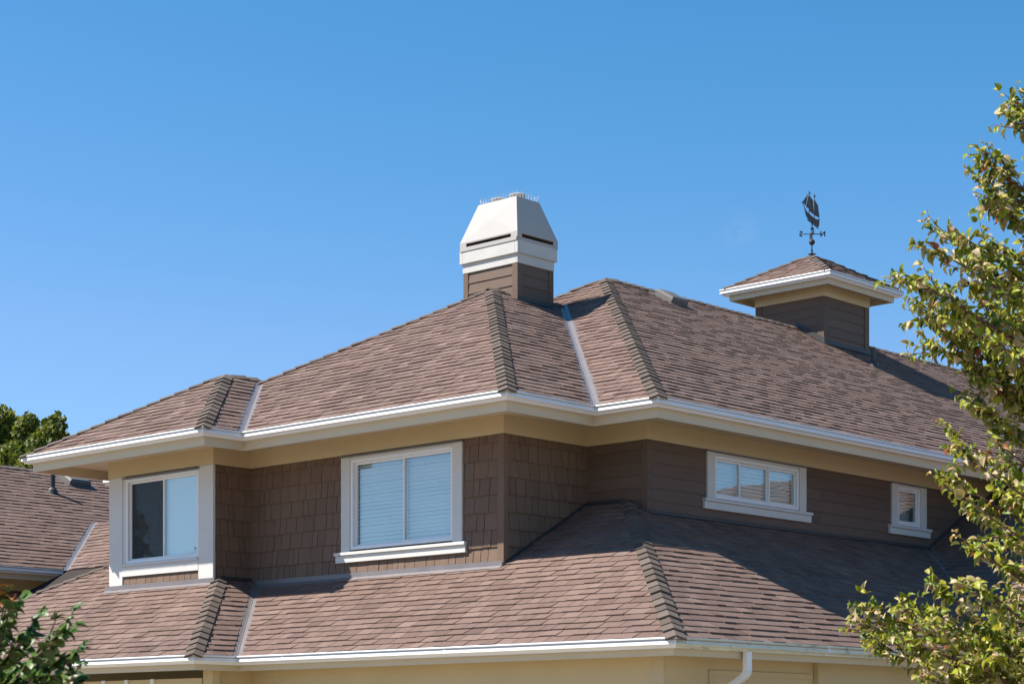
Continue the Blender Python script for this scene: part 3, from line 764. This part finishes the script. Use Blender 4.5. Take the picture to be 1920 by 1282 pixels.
# ------------------------------------------------------------------ chimney
cx0, cx1, cy0, cy1 = 2.984, 3.715, 4.97, 6.006
m = MB(); m.box(cx0, cx1, cy0, cy1, 7.3, 8.80); chim = m.build('chimney', 'lap', house); 
chim['label'] = 'square brown-boarded chimney with white bands and a tapering white metal hood'
cA, cB = Wall('x', cx0), Wall('y', cy0)
laps(cA, cy0 + .075, cy1 - .075, 7.6, 8.47, [], base=7.85, parent=chim)
laps(cB, cx0 + .075, cx1 - .075, 7.6, 8.47, [], base=7.85, parent=chim)
corner(cx0, cy0, .08, .08, 7.5, 8.468, .024, 'lap', chim)
cbox('corner_board', 'lap', chim, cx0 - .024, cx0 - .001, cy1 - .074, cy1 + .024, 7.5, 8.468)
cbox('corner_board', 'lap', chim, cx1 - .074, cx1 + .024, cy0 - .024, cy0 - .001, 7.5, 8.468)
cbox('corner_board', 'lap', chim, cx1 + .001, cx1 + .024, cy0, cy1, 7.5, 8.468)
cbox('corner_board', 'lap', chim, cx0, cx1 + .024, cy1 + .001, cy1 + .024, 7.5, 8.468)
def ring(name, mat, e, z0, z1, parent, x0, x1, y0, y1, t=.03):
    cbox(name, mat, parent, x0 - e, x1 + e, y0 - e, y0 - e + t, z0, z1); cbox(name, mat, parent, x0 - e, x1 + e, y1 + e - t, y1 + e, z0, z1)
    cbox(name, mat, parent, x0 - e, x0 - e + t, y0 - e + t + .0005, y1 + e - t - .0005, z0, z1); cbox(name, mat, parent, x1 + e - t, x1 + e, y0 - e + t + .0005, y1 + e - t - .0005, z0, z1)
ring('band', 'white_old', .030, 8.470, 8.628, chim, cx0, cx1, cy0, cy1)
ring('band', 'white_old', .062, 8.606, 8.800, chim, cx0, cx1, cy0, cy1, .06)
ccx, ccy = (cx0 + cx1) / 2, (cy0 + cy1) / 2 - .01
# hood: walls with long slots low down, then four cross-creased tapering sheets
hb_, hk, ht = (.434, .572), (.434, .572), (.243, .380)
ZB, ZS0, ZS1, ZK, ZT2 = 8.785, 8.838, 8.892, 8.908, 9.475
m = MB()
def hface(dirn):
    def pt(a, z, inset=0.0):
        # a in -1..1 along the face
        ex, ey = hb_
        if z > ZK: t = (z - ZK) / (ZT2 - ZK); ex = hk[0] + (ht[0] - hk[0]) * t; ey = hk[1] + (ht[1] - hk[1]) * t
        if dirn in 'WE':
            s = -1 if dirn == 'W' else 1; return (ccx + s * (ex - inset), ccy + a * ey, z)
        s = -1 if dirn == 'S' else 1; return (ccx + a * ex, ccy + s * (ey - inset), z)
    return pt
for dirn in 'WESN':
    pt = hface(dirn); sl = .78
    def quad(a0, a1, z0, z1): m.add([pt(a0, z0), pt(a1, z0), pt(a1, z1), pt(a0, z1)], [(0, 1, 2, 3)])
    quad(-1, 1, ZB, ZS0); quad(-1, -sl, ZS0, ZS1); quad(sl, 1, ZS0, ZS1); quad(-1, 1, ZS1, ZK)
    # lips of the slot
    for z in (ZS0, ZS1): m.add([pt(-sl, z), pt(sl, z), pt(sl, z, .03), pt(-sl, z, .03)], [(0, 1, 2, 3)])
    mid = Vector(pt(0, (ZK + ZT2) / 2)); c4 = [pt(-1, ZK), pt(1, ZK), pt(1, ZT2), pt(-1, ZT2)]
    nrm = (Vector(c4[1]) - Vector(c4[0])).cross(Vector(c4[3]) - Vector(c4[0])).normalized()
    if nrm.dot(mid - Vector((ccx, ccy, mid.z))) < 0: nrm = -nrm
    m.add(c4 + [mid + nrm * .016], [(0, 1, 4), (1, 2, 4), (2, 3, 4), (3, 0, 4)])
m.add([(ccx + i * ht[0], ccy + j * ht[1], ZT2) for i, j in ((-1, -1), (1, -1), (1, 1), (-1, 1))], [(0, 1, 2, 3)])
hood = m.build('hood', 'hood', chim); hood['label'] = 'white sheet metal chimney hood with cross-creased sides and long slots'
sm = hood.modifiers.new('solid', 'SOLIDIFY'); sm.thickness = .004
m = MB(); m.box(ccx - .3, ccx + .3, ccy - .42, ccy + .42, 8.79, 8.80); m.build('chimney_top', 'room', chim)
for yy in (ccy - .175, ccy + .19):
    m = MB(); m.lathe((ccx, yy, ZT2), [(.085, 0), (.085, .022)]); 
    m.lathe((ccx, yy, ZT2 + .022), [(.062, 0), (.062, .062)])
    v = m.build('flue_cap', 'galv', chim)
    m = MB(); m.lathe((ccx, yy, ZT2 + .084), [(.125, 0), (.127, .012), (.10, .024), (.03, .03)]); m.build('cap_lid', 'galv', chim)
    m = MB()
    for k in range(22):
        a = k * 2 * math.pi / 22; m.tube([(ccx + .105 * math.cos(a), yy + .105 * math.sin(a), ZT2 + .004), (ccx + .112 * math.cos(a), yy + .112 * math.sin(a), ZT2 + .088)], .0045, 5)
    m.build('cap_bars', 'galv', chim)
m = MB()
for dirn in 'WSEN':
    n = 11 if dirn in 'WE' else 8
    for k in range(n):
        a = -1 + 2 * (k + .5) / n
        for s in (-1, 1):
            b = Vector(hface(dirn)(a, ZT2)) ; out = (b - Vector((ccx, ccy, b.z))); 
            nn = Vector((out.x / ht[0], 0, 0)) if dirn in 'WE' else Vector((0, out.y / ht[1], 0)); nn.normalize()
            tt = Vector((nn.y, -nn.x, 0)); base = b - nn * .02
            m.tube([base, base + nn * (.03 if s > 0 else -.01) + tt * .018 * s + Vector((0, 0, .095))], [.0024, .0016], 4)
sp = m.build('bird_spikes', 'galv', chim)
m = MB(); m.box(cx0 - .078, cx0 - .073, cy0 - .078, cy0 - .05, 8.78, 8.83); m.build('hood_clip', 'dark_metal', chim)
# saddle flashing at the chimney foot
for wlx, f, a0, a1 in ((cB, fWB, cx0 - .03, cx1 + .03),):
    a = f.p3((a0, cy0 - .027), .022); b = f.p3((a1, cy0 - .027), .022); d = -f.w * .09
    m = MB(); m.add([a, b, b + d, a + d, a + Vector((0, 0, .06)), b + Vector((0, 0, .06))], [(0, 1, 2, 3), (0, 4, 5, 1)]); m.build('chimney_flashing', 'dark_metal', chim)

# ------------------------------------------------------------------ cupola
ux0, ux1, uy0, uy1 = 10.341, 11.684, 4.700, 6.070
ucx, ucy = (ux0 + ux1) / 2 - .015, (uy0 + uy1) / 2
m = MB(); m.box(ux0, ux1, uy0, uy1, 7.9, 9.34); cup = m.build('cupola', 'lap', house); cup['label'] = 'square brown-boarded cupola with a small pyramid shingle roof'
uA, uB = Wall('x', ux0), Wall('y', uy0)
laps(uA, uy0 + .11, uy1 - .11, 8.2, 9.14, [], expo=.165, base=8.32, parent=cup)
laps(uB, ux0 + .11, ux1 - .11, 8.2, 9.14, [], expo=.165, base=8.32, parent=cup)
corner(ux0, uy0, .12, .12, 8.0, 9.139, .026, 'lap', cup)
cbox('corner_board', 'lap', cup, ux0 - .026, ux0 - .001, uy1 - .11, uy1 + .026, 8.0, 9.139)
cbox('corner_board', 'lap', cup, ux1 - .11, ux1 + .026, uy0 - .026, uy0 - .001, 8.0, 9.139)
cbox('corner_board', 'lap', cup, ux1 + .001, ux1 + .026, uy0, uy1, 8.0, 9.139)
cbox('corner_board', 'lap', cup, ux0, ux1 + .026, uy1 + .001, uy1 + .026, 8.0, 9.139)
ring('frieze_board', 'cream', .034, 9.140, 9.345, cup, ux0, ux1, uy0, uy1)
UH = 1.145; ZC = 9.440
upoly = [(ucx + UH, ucy - UH), (ucx - UH, ucy - UH), (ucx - UH, ucy + UH), (ucx + UH, ucy + UH)]
def ring_sweep(name, prof, mat):
    for i in range(4):
        p = [upoly[(i - 1) % 4], upoly[i], upoly[(i + 1) % 4], upoly[(i + 2) % 4]]
        seg, mit = run_frames(p); b = MB(); n = len(prof); vs = []
        for k in (1, 2): vs += [(p[k][0] + mit[k].x * off, p[k][1] + mit[k].y * off, ZC + dz) for off, dz in prof]
        fs = [(j, (j + 1) % n, n + (j + 1) % n, n + j) for j in range(n)] + [tuple(range(n - 1, -1, -1)), tuple(range(n, 2 * n))]
        b.add(vs, fs); b.build(name, mat, cup)
ring_sweep('gutter', GUT, 'white')
ring_sweep('fascia', [(-.126, -.005), (-.126, -.195), (-.152, -.195), (-.152, -.005)], 'fascia')
m = MB(); s = UH - .152
k = -s
while k < s - .01:
    m.box(ucx - s, ucx + s, ucy + k, ucy + min(k + .092, s), ZC - .094, ZC - .085); k += .10
m.box(ucx - s, ucx + s, ucy - s, ucy + s, ZC - .084, ZC - .078)
m.build('soffit', 'soffit', cup)
r = roof_part(''); up_f = []
for (org, inn) in ((upoly[1], (0, 1)), (upoly[1], (1, 0)), (upoly[3], (0, -1)), (upoly[3], (-1, 0))): up_f.append(Face(org, inn, ZC - .02, .555))
pk = (ucx, ucy); uc = [(ucx - UH, ucy - UH), (ucx + UH, ucy - UH), (ucx + UH, ucy + UH), (ucx - UH, ucy + UH)]
for f, (a, b), sd_ in zip(up_f, ((uc[0], uc[1]), (uc[3], uc[0]), (uc[2], uc[3]), (uc[1], uc[2])), (31, 32, 33, 34)):
    shingle(r, f, [[(a, 0), (b, 0), (pk, 0)]], sd_)
fS_, fW_, fN_, fE_ = up_f
for c, fa, fb in ((uc[0], fS_, fW_), (uc[1], fS_, fE_), (uc[2], fN_, fE_), (uc[3], fN_, fW_)):
    q = (c[0] + (pk[0] - c[0]) * .05, c[1] + (pk[1] - c[1]) * .05)
    caps(r, fa.p3(q), fa.p3(pk), fa.n, fb.n, step=.21, wid=.09)
r['deck'].build('roof_deck', 'deck', cup); r['sh'].build('shingles', 'shingle', cup, kind='stuff')
for me, loc in r['caps']:
    o = link('hip_cap', me, cup); o.location = loc
f = fMB; a = f.p3((ux0 - .03, uy0 - .03), .022); b = f.p3((ux1 + .03, uy0 - .03), .022); d = -f.w * .10
m = MB(); m.add([a, b, b + d, a + d, a + Vector((0, 0, .06)), b + Vector((0, 0, .06))], [(0, 1, 2, 3), (0, 4, 5, 1)]); m.build('cupola_flashing', 'dark_metal', cup)
a = f.p3((ux0 - .032, uy0 - .03), .02); b = f.p3((ux0 - .032, H0), .02)
m = MB(); m.add([a, b, b + Vector((-.09, 0, 0)), a + Vector((-.09, 0, 0)), a + Vector((0, 0, .09)), b + Vector((0, 0, .09))], [(0, 1, 2, 3), (0, 4, 5, 1)]); m.build('cupola_flashing', 'dark_metal', cup)

# ------------------------------------------------------------------ weathervane
zp = ZC - .02 + .555 * UH
vane = empty('weathervane', (ucx, ucy, zp), 'dark metal weathervane with a two-masted ship and compass letters on the cupola peak', 'weathervane')
m = MB(); m.lathe((ucx, ucy, zp), [(.075, .02), (.01, .01), (.02, .09)], 14); m.build('base_cone', 'dark_metal', vane)
m = MB(); m.tube([(ucx, ucy, zp), (ucx, ucy, 10.72)], .011, 8); m.build('spindle', 'copper', vane)
for zc_, rr in ((10.285, .053), (10.525, .027)):
    m = MB(); m.lathe((ucx, ucy, zc_), [(max(.002, rr * math.sin(t * math.pi / 10)), -rr * math.cos(t * math.pi / 10)) for t in range(11)], 18); m.build('ball', 'copper', vane, smooth=True)
AX = Vector((RGT.x, RGT.y, 0)).normalized(); AY = Vector((-AX.y, AX.x, 0))
for dv, nm in ((AX, 'arm'), (AY, 'arm')):
    m = MB(); c = Vector((ucx, ucy, 10.425)); m.tube([c - dv * .15, c + dv * .15], .008, 6); m.build(nm, 'copper', vane)
def letter(ch, pos, right, size):
    fc = bpy.data.curves.new('letter', 'FONT'); fc.body = ch; fc.size = size; fc.align_x = 'CENTER'; fc.align_y = 'CENTER'; fc.extrude = .006; fc.offset = .004
    tmp = bpy.data.objects.new('tmp', fc); col.objects.link(tmp)
    me = bpy.data.meshes.new_from_object(tmp.evaluated_get(bpy.context.evaluated_depsgraph_get()))
    bpy.data.objects.remove(tmp)
    me.materials.clear(); me.materials.append(M['copper'])
    o = link('compass_letter', me, vane); z = Vector((0, 0, 1)); n = right.cross(z)
    mt = Matrix((right, z, n)).transposed().to_4x4(); mt.translation = pos; o.matrix_basis = mt
bpy.context.view_layer.update()
c = Vector((ucx, ucy, 10.425))
letter('S', c - AX * .19, -AX, .125); letter('N', c + AX * .19, -AX, .125); letter('E', c - AY * .19, -AY, .125); letter('W', c + AY * .19, -AY, .125)
# ship: thin plates in one vertical plane, bow turned towards the street
SD = (-FWD * .90 - RGT * .42).normalized(); sc = Vector((ucx, ucy, 10.70)); ST = SD.cross(Vector((0, 0, 1)))
def plate(name, pts, t=.006):
    m = MB(); m.prism([sc + SD * a + Vector((0, 0, b)) - ST * t / 2 for a, b in pts], ST * t); return m.build(name, 'copper', vane)
plate('hull', [(-.46, .10), (-.44, -.02), (-.36, -.075), (.22, -.075), (.36, -.03), (.46, .085), (.30, .045), (-.10, .035), (-.30, .05)])
plate('keel', [(-.40, -.095), (.26, -.095), (.30, -.082), (-.42, -.082)])
for a, h in ((-.14, .45), (.17, .43)):
    m = MB(); b = sc + SD * a; m.tube([b, b + Vector((0, 0, h))], .007, 6); m.build('mast', 'copper', vane)
plate('sail', [(-.46, .115), (-.165, .09), (-.165, .36), (-.36, .31)])
plate('sail', [(-.115, .09), (.14, .09), (.14, .36), (-.06, .32)])
plate('sail', [(.20, .12), (.36, .12), (.20, .36)])
plate('sail', [(.38, .13), (.56, .15), (.24, .36)])
plate('pennant', [(-.14, .45), (-.24, .43), (-.14, .405)]); plate('pennant', [(.17, .43), (.07, .41), (.17, .385)])
m = MB(); m.tube([sc + SD * .40 + Vector((0, 0, .07)), sc + SD * .60 + Vector((0, 0, .15))], .006, 6); m.build('bowsprit', 'copper', vane)

# ------------------------------------------------------------------ foliage
def leaf_template(L=1.0, wd=.78, fold=.35, curl=.5):
    """unit leaf along +x, upper face +z; returns verts, faces for the upper side"""
    st = [(0, 0), (.14, .36), (.42, .5), (.72, .36), (1.0, 0)]
    vs = []; fs = []
    for x, h in st:
        ang = -curl * x; X = math.sin(curl * x) / curl if curl else x; Z = -(1 - math.cos(curl * x)) / curl if curl else 0
        if h == 0: vs.append((X, 0, Z))
        else:
            hh = h * wd; vs += [(X, -hh * math.cos(fold), Z + hh * math.sin(fold)), (X, 0, Z), (X, hh * math.cos(fold), Z + hh * math.sin(fold))]
    fs = [(0, 1, 2), (0, 2, 3), (1, 4, 5, 2), (2, 5, 6, 3), (4, 7, 8, 5), (5, 8, 9, 6), (7, 10, 8), (8, 10, 9)]
    return np.array(vs), fs
TPL = [leaf_template(1, .70, .75, 1.0), leaf_template(1, .78, .40, .7), leaf_template(1, .68, .95, 1.5), leaf_template(1, .84, .25, .35), leaf_template(1, .62, 1.1, 1.2)]
def leaf_pair(tp):
    v, f = TPL[tp]; n = len(v)
    V = np.vstack([v, v - np.array([0, 0, .016])]); F = list(f)
    return V, [q for q in F], [tuple(n + i for i in reversed(q)) for q in F]
def basis(d, up):
    x = Vector(d).normalized(); y = Vector(up).cross(x)
    if y.length < 1e-4: y = Vector((1, 0, 0)).cross(x)
    y.normalize(); z = x.cross(y); return x, y, z
class Leaves:
    def __init__(s): s.items = []
    def add(s, pos, d, up, L, tint, tp): s.items.append((Vector(pos), *basis(d, up), L, tint, tp))
    def build(s, root, mats, nsolo=300, inframe=True, part='leaf'):
        pick = []
        for i, it in enumerate(s.items):
            x, y, z = frame_pos(it[0])
            if 5 < x < 1915 and 120 < y < 1277: pick.append((z / it[4], i))
        pick.sort(); solo_i = set(i for _, i in pick[:nsolo]); cache = {}; bulk = MB(); vv = []; base = 0
        for i, (p, x, y, z, L, tint, tp) in enumerate(s.items):
            V, F, G = leaf_pair(tp)
            if i in solo_i:
                key = (tp, round(tint * 7))
                if key not in cache:
                    b = MB(); b.add(V.tolist(), F, key[1] / 7, 0); n = len(b.v)
                    for q in G: b.f.append(q); b.t.append(key[1] / 7); b.m.append(1)
                    cache[key] = b.mesh(part, mats, True)
                o = link(part, cache[key], root)
                mt = Matrix((x * L, y * L, z * L)).transposed().to_4x4(); mt.translation = p; o.matrix_basis = mt
            else:
                R = np.array([x, y, z]) * L; W_ = V @ R + np.array(p); bulk.v += W_.tolist()
                for q in F: bulk.f.append(tuple(base + k for k in q)); bulk.t.append(tint); bulk.m.append(0)
                for q in G: bulk.f.append(tuple(base + k for k in q)); bulk.t.append(tint); bulk.m.append(1)
                base += len(V)
        if bulk.f:
            o = bulk.build('leaves', mats, root, smooth=True, kind='stuff')
def bez(a, b, c, n): return [a * (1 - t) ** 2 + b * 2 * t * (1 - t) + c * t * t for t in [k / n for k in range(n + 1)]]
def at_frame(px, py, depth):                            # a point of the garden at a given distance from the lens
    return CAM + FWD * depth + RGT * ((px - 960) / 3791.06 * depth) + Vector((0, 0, (641 + 747.3 - py) / 3791.06 * depth))
Z3 = Vector((0, 0, 1))

def katsura():
    root_p = CAM + FWD * 10.6 + RGT * 4.1; root_p.z = 0
    tree = empty('tree', root_p, 'yellowing green broadleaf tree reaching its branches over the right end of the house', 'tree')
    wood = MB(); lv = Leaves(); rd = random.Random(5)
    top = root_p + Vector((0, 0, 6.6))
    wood.tube([root_p, root_p + Vector((.05, .03, 2)), root_p + Vector((-.05, .05, 4)), top], [.16, .12, .08, .015], 10)
    def twig(a, d, Ln, lean, r=.0045, size=.076):
        d = d.normalized(); pts = []; p = a.copy(); dd = d.copy()
        n = max(4, int(Ln / .027))
        for k in range(n + 1):
            pts.append(p.copy()); dd = (dd + lean * .05 + Vector((rd.gauss(0, .03), rd.gauss(0, .03), rd.gauss(0, .03)))).normalized(); p = p + dd * (Ln / n)
        wood.tube(pts, [r * (1 - .75 * k / n) for k in range(n + 1)], 4, cap=False)
        for k in range(1, n + 1):
            t = (pts[k] - pts[k - 1]).normalized(); sd_ = t.cross(Z3).normalized()
            for s in (-1, 1):
                if rd.random() < .10: continue
                dr = t * rd.uniform(.15, .8) + sd_ * s * rd.uniform(.2, .8) + Z3 * rd.uniform(-.75, .35)
                upv = Z3 * rd.uniform(.2, .9) - RGT * rd.uniform(.1, 1.1) - FWD * rd.uniform(-.2, 1.0) + Vector((rd.gauss(0, .35), rd.gauss(0, .35), rd.gauss(0, .35)))
                L = size * rd.uniform(.62, 1.2) * (1 - .35 * k / n)
                u = rd.random(); tint = min(.76, max(0, rd.gauss(.46, .17))) if u < .79 else (rd.uniform(.80, .91) if u < .98 else rd.uniform(.94, 1))
                lv.add(pts[k] + dr.normalized() * .012, dr, upv, L, tint, rd.choice((0, 0, 1, 2, 2, 4)))
        return pts
    def branch(tip, zb, depth_j, full=1.0, start=.30):
        a = root_p + Vector((0, 0, zb)); mid = (a + tip) / 2 + Z3 * rd.uniform(.05, .22)
        n = 22; pts = bez(a, mid, tip, n)
        wood.tube(pts, [.024 * (1 - k / n) + .003 for k in range(n + 1)], 6, cap=False)
        Lb = (tip - a).length
        d_end = (pts[-1] - pts[-3]).normalized()
        twig(pts[-2], d_end, .16, Z3 * -.1)
        for k in range(int(n * start), n):
            f = k / n; t = (pts[k] - pts[k - 1]).normalized(); sd_ = t.cross(Z3).normalized()
            m = 3
            for q in range(m):
                if rd.random() > full: continue
                s = rd.choice((-1, 1))
                Ln = rd.uniform(.14, .34) * (1.15 - .75 * f) + .06
                d = t * rd.uniform(.6, 1.2) + sd_ * s * rd.uniform(.1, 1.0) + Z3 * rd.uniform(-.5, .5)
                twig(pts[k], d, Ln, Z3 * .15)
    tips = [(1902, 192, 3.9), (1895, 222, 3.6), (1840, 300, 3.4), (1842, 335, 3.2), (1850, 368, 3.0), (1870, 395, 2.9), (1758, 430, 3.0), (1757, 468, 2.9), (1800, 440, 2.9),
            (1693, 512, 2.7), (1722, 575, 2.6), (1735, 545, 2.6), (1745, 600, 2.4), (1740, 640, 2.3), (1790, 600, 2.4), (1850, 560, 2.5), (1840, 500, 2.7), (1880, 460, 2.8),
            (1806, 672, 2.1), (1868, 640, 2.3), (1890, 600, 2.3), (1900, 690, 2.2), (1812, 748, 1.95), (1782, 806, 1.9), (1850, 770, 1.9), (1796, 848, 1.8), (1870, 830, 1.8), (1772, 895, 1.7), (1800, 925, 1.6), (1860, 890, 1.7),
            (1820, 958, 1.6), (1825, 1030, 1.5), (1880, 985, 1.5), (1895, 930, 1.6), (1612, 1168, 1.15), (1628, 1138, 1.2), (1700, 1130, 1.2), (1760, 1105, 1.2), (1830, 1100, 1.2),
            (1640, 1205, 1.1), (1690, 1195, 1.1), (1750, 1165, 1.1), (1730, 1240, 1.0), (1790, 1225, 1.0), (1850, 1180, 1.1), (1745, 1275, .95), (1830, 1262, .95), (1880, 1230, 1.0), (1900, 1120, 1.2), (1890, 1060, 1.4)]
    for (px, py, zb) in tips:
        dpt = rd.uniform(9.7, 11.1)
        branch(at_frame(px, py, dpt), max(.6, zb + rd.uniform(-.25, .1)), 0, .52 if 730 < py < 1060 else .8, .40)
    for k in range(34):                                  # the rest of the crown, away from the house view
        a = rd.uniform(-1.9, 1.9); zb = rd.uniform(1.2, 5.6); ln = rd.uniform(.9, 1.9) * (1.2 - zb / 8)
        dr = RGT * math.cos(a) + FWD * math.sin(a)
        branch(root_p + dr * ln + Z3 * (zb + rd.uniform(.2, .7)), zb, 0, .45, .35)
    wood.build('trunk', 'bark', tree, kind=None)
    lv.build(tree, ['leaf_top', 'leaf_under'])
    print('katsura leaves', len(lv.items))
katsura()

def shrub():
    root_p = CAM + FWD * 6.1 + RGT * (-1.72); root_p.z = 0
    sh = empty('shrub', root_p, 'dark green round-leaved shrub in front of the porch eave', 'shrub')
    wood = MB(); lv = Leaves(); rd = random.Random(9)
    tips = [(40, 1120), (75, 1150), (20, 1140), (138, 1145), (140, 1172), (60, 1180), (155, 1205), (110, 1190), (150, 1245), (95, 1225), (30, 1200), (125, 1262), (60, 1240), (20, 1255), (148, 1278), (90, 1270), (-20, 1130), (-40, 1180), (-30, 1240),
            (105, 1160), (15, 1165), (85, 1205), (45, 1215), (10, 1225), (130, 1225), (75, 1255), (35, 1270), (110, 1285), (5, 1180), (50, 1290), (0, 1290), (120, 1300), (170, 1320), (-60, 1160), (-80, 1210), (-60, 1290)]
    for (px, py) in tips:
        tip = at_frame(px, py, rd.uniform(5.7, 6.5)); a = root_p + Vector((rd.uniform(-.1, .1), rd.uniform(-.1, .1), rd.uniform(.9, 1.5)))
        mid = (a * .45 + tip * .55) + Z3 * .12; n = 16; pts = bez(a, mid, tip, n)
        wood.tube(pts, [.009 * (1 - k / n) + .002 for k in range(n + 1)], 5, cap=False)
        for k in range(4, n + 1):
            t = (pts[k] - pts[k - 1]).normalized(); sd_ = t.cross(Z3).normalized()
            for s in (-1, 1, -1, 1):
                dr = t * rd.uniform(.2, .9) + sd_ * s * rd.uniform(.3, 1) + Z3 * rd.uniform(-.8, .3)
                lv.add(pts[k], dr, Z3 * rd.uniform(.3, 1) + sd_ * s * rd.uniform(-.4, .6) - RGT * rd.uniform(.2, 1) - FWD * rd.uniform(0, .7), rd.uniform(.030, .048), min(.84, max(0, rd.gauss(.42, .2))), rd.choice((1, 3, 3, 0)))
    for (px, py) in ((4, 1112), (16, 1120), (10, 1128)):       # a few autumn-coloured shoots
        p = at_frame(px, py, 6.2)
        wood.tube([p - Z3 * .12 - RGT * .03, p], [.003, .002], 4, cap=False)
        for k in range(12):
            dr = Vector((rd.gauss(0, 1), rd.gauss(0, 1), rd.gauss(0, .7)))
            lv.add(p + Vector((rd.gauss(0, .014), rd.gauss(0, .014), rd.gauss(0, .014))), dr, Z3, .034, rd.uniform(.93, 1), 1)
    for k in range(10):
        a = Vector((rd.uniform(-.06, .06), rd.uniform(-.06, .06), 0)); wood.tube([root_p + a, root_p + a * 1.6 + Z3 * .9, root_p + a * 1.2 + Z3 * 1.5], [.014, .010, .006], 6)
    wood.build('stems', 'bark', sh)
    lv.build(sh, ['shrub_top', 'shrub_under'], 290)
    print('shrub leaves', len(lv.items))
shrub()

def far_tree(pos, h, r, label, seed, nclump=60, per=130, leaf=.26, group=None, z0=.25, cols=('far_leaf',)):
    rd = random.Random(seed); pos = Vector(pos)
    t = empty('tree', pos, label, 'tree', group)
    wood = MB(); wood.tube([pos, pos + Z3 * h * .5, pos + Z3 * h * .93], [r * .09, r * .06, .02], 8)
    V = []; F = []; T = []
    clumps = []
    for k in range(nclump):
        f = rd.random() ** .8; zz = h * (z0 + (1 - z0) * f)
        rr = r * (math.sin(math.pi * min(1, .18 + .82 * f)) ** .6) * (.5 + .5 * rd.random() ** .5); a = rd.uniform(0, 2 * math.pi)
        c = pos + Vector((rr * math.cos(a), rr * math.sin(a), zz - .1 * r))
        clumps.append((c, r * rd.uniform(.13, .30)))
        if k % 3 == 0: wood.tube([pos + Z3 * max(.2 * h, zz - .7 * r), c], [.06, .015], 5, cap=False)
    n = nclump * per; g_ = np.random.default_rng(seed)
    for c, cr in clumps:
        d = g_.normal(size=(per, 3)); d /= np.linalg.norm(d, axis=1)[:, None]
        p = np.array(c) + d * cr * (g_.random((per, 1)) ** .45) * np.array([1, 1, 1.25])
        nx = d * .6 + g_.normal(size=(per, 3)) * .6; nx /= np.linalg.norm(nx, axis=1)[:, None]
        up_ = g_.normal(size=(per, 3)); a = np.cross(nx, up_); a /= np.linalg.norm(a, axis=1)[:, None]; b = np.cross(nx, a)
        s = leaf * (.6 + .7 * g_.random((per, 1))); ct = g_.normal(.5, .14)
        base = len(V)
        q = np.stack([p - a * s * .5, p - b * s * .32 + nx * s * .08, p + a * s * .5, p + b * s * .32 + nx * s * .08], 1).reshape(-1, 3)
        V += q.tolist(); F += [(base + 4 * i, base + 4 * i + 1, base + 4 * i + 2, base + 4 * i + 3) for i in range(per)]
        T += np.clip(ct + g_.normal(0, .16, per), 0, 1).tolist()
    wood.build('trunk', 'bark', t)
    b = MB(); b.v = V; b.f = F; b.t = T; b.m = [0] * len(F); b.build('crown', cols[0], t)
    return t
def far_at(px, d): p = at_frame(px, 1388, d); return (p.x, p.y, 0)
far_tree(far_at(2, 66), 12.3, 1.8, 'dark green poplar behind the rear wing, farther from the bay window', 41, 190, 170, .24, 'trees behind the rear wing')
far_tree(far_at(52, 64), 11.7, 1.35, 'rounded green poplar behind the rear wing, between its two neighbours', 42, 150, 170, .22, 'trees behind the rear wing')
far_tree(far_at(100, 61), 11.3, 1.35, 'bright green poplar behind the rear wing, nearer the bay window', 43, 150, 170, .22, 'trees behind the rear wing')
# garden trees across the lawn that the bay window mirrors
far_tree((-14.7, 22.3, 0), 6.9, 1.7, 'garden tree across the lawn mirrored low in the bay window', 51, 40, 120, .22)
far_tree((-12.4, 25.4, 0), 8.4, 1.8, 'taller garden tree across the lawn mirrored in the screened sash', 52, 40, 120, .22)
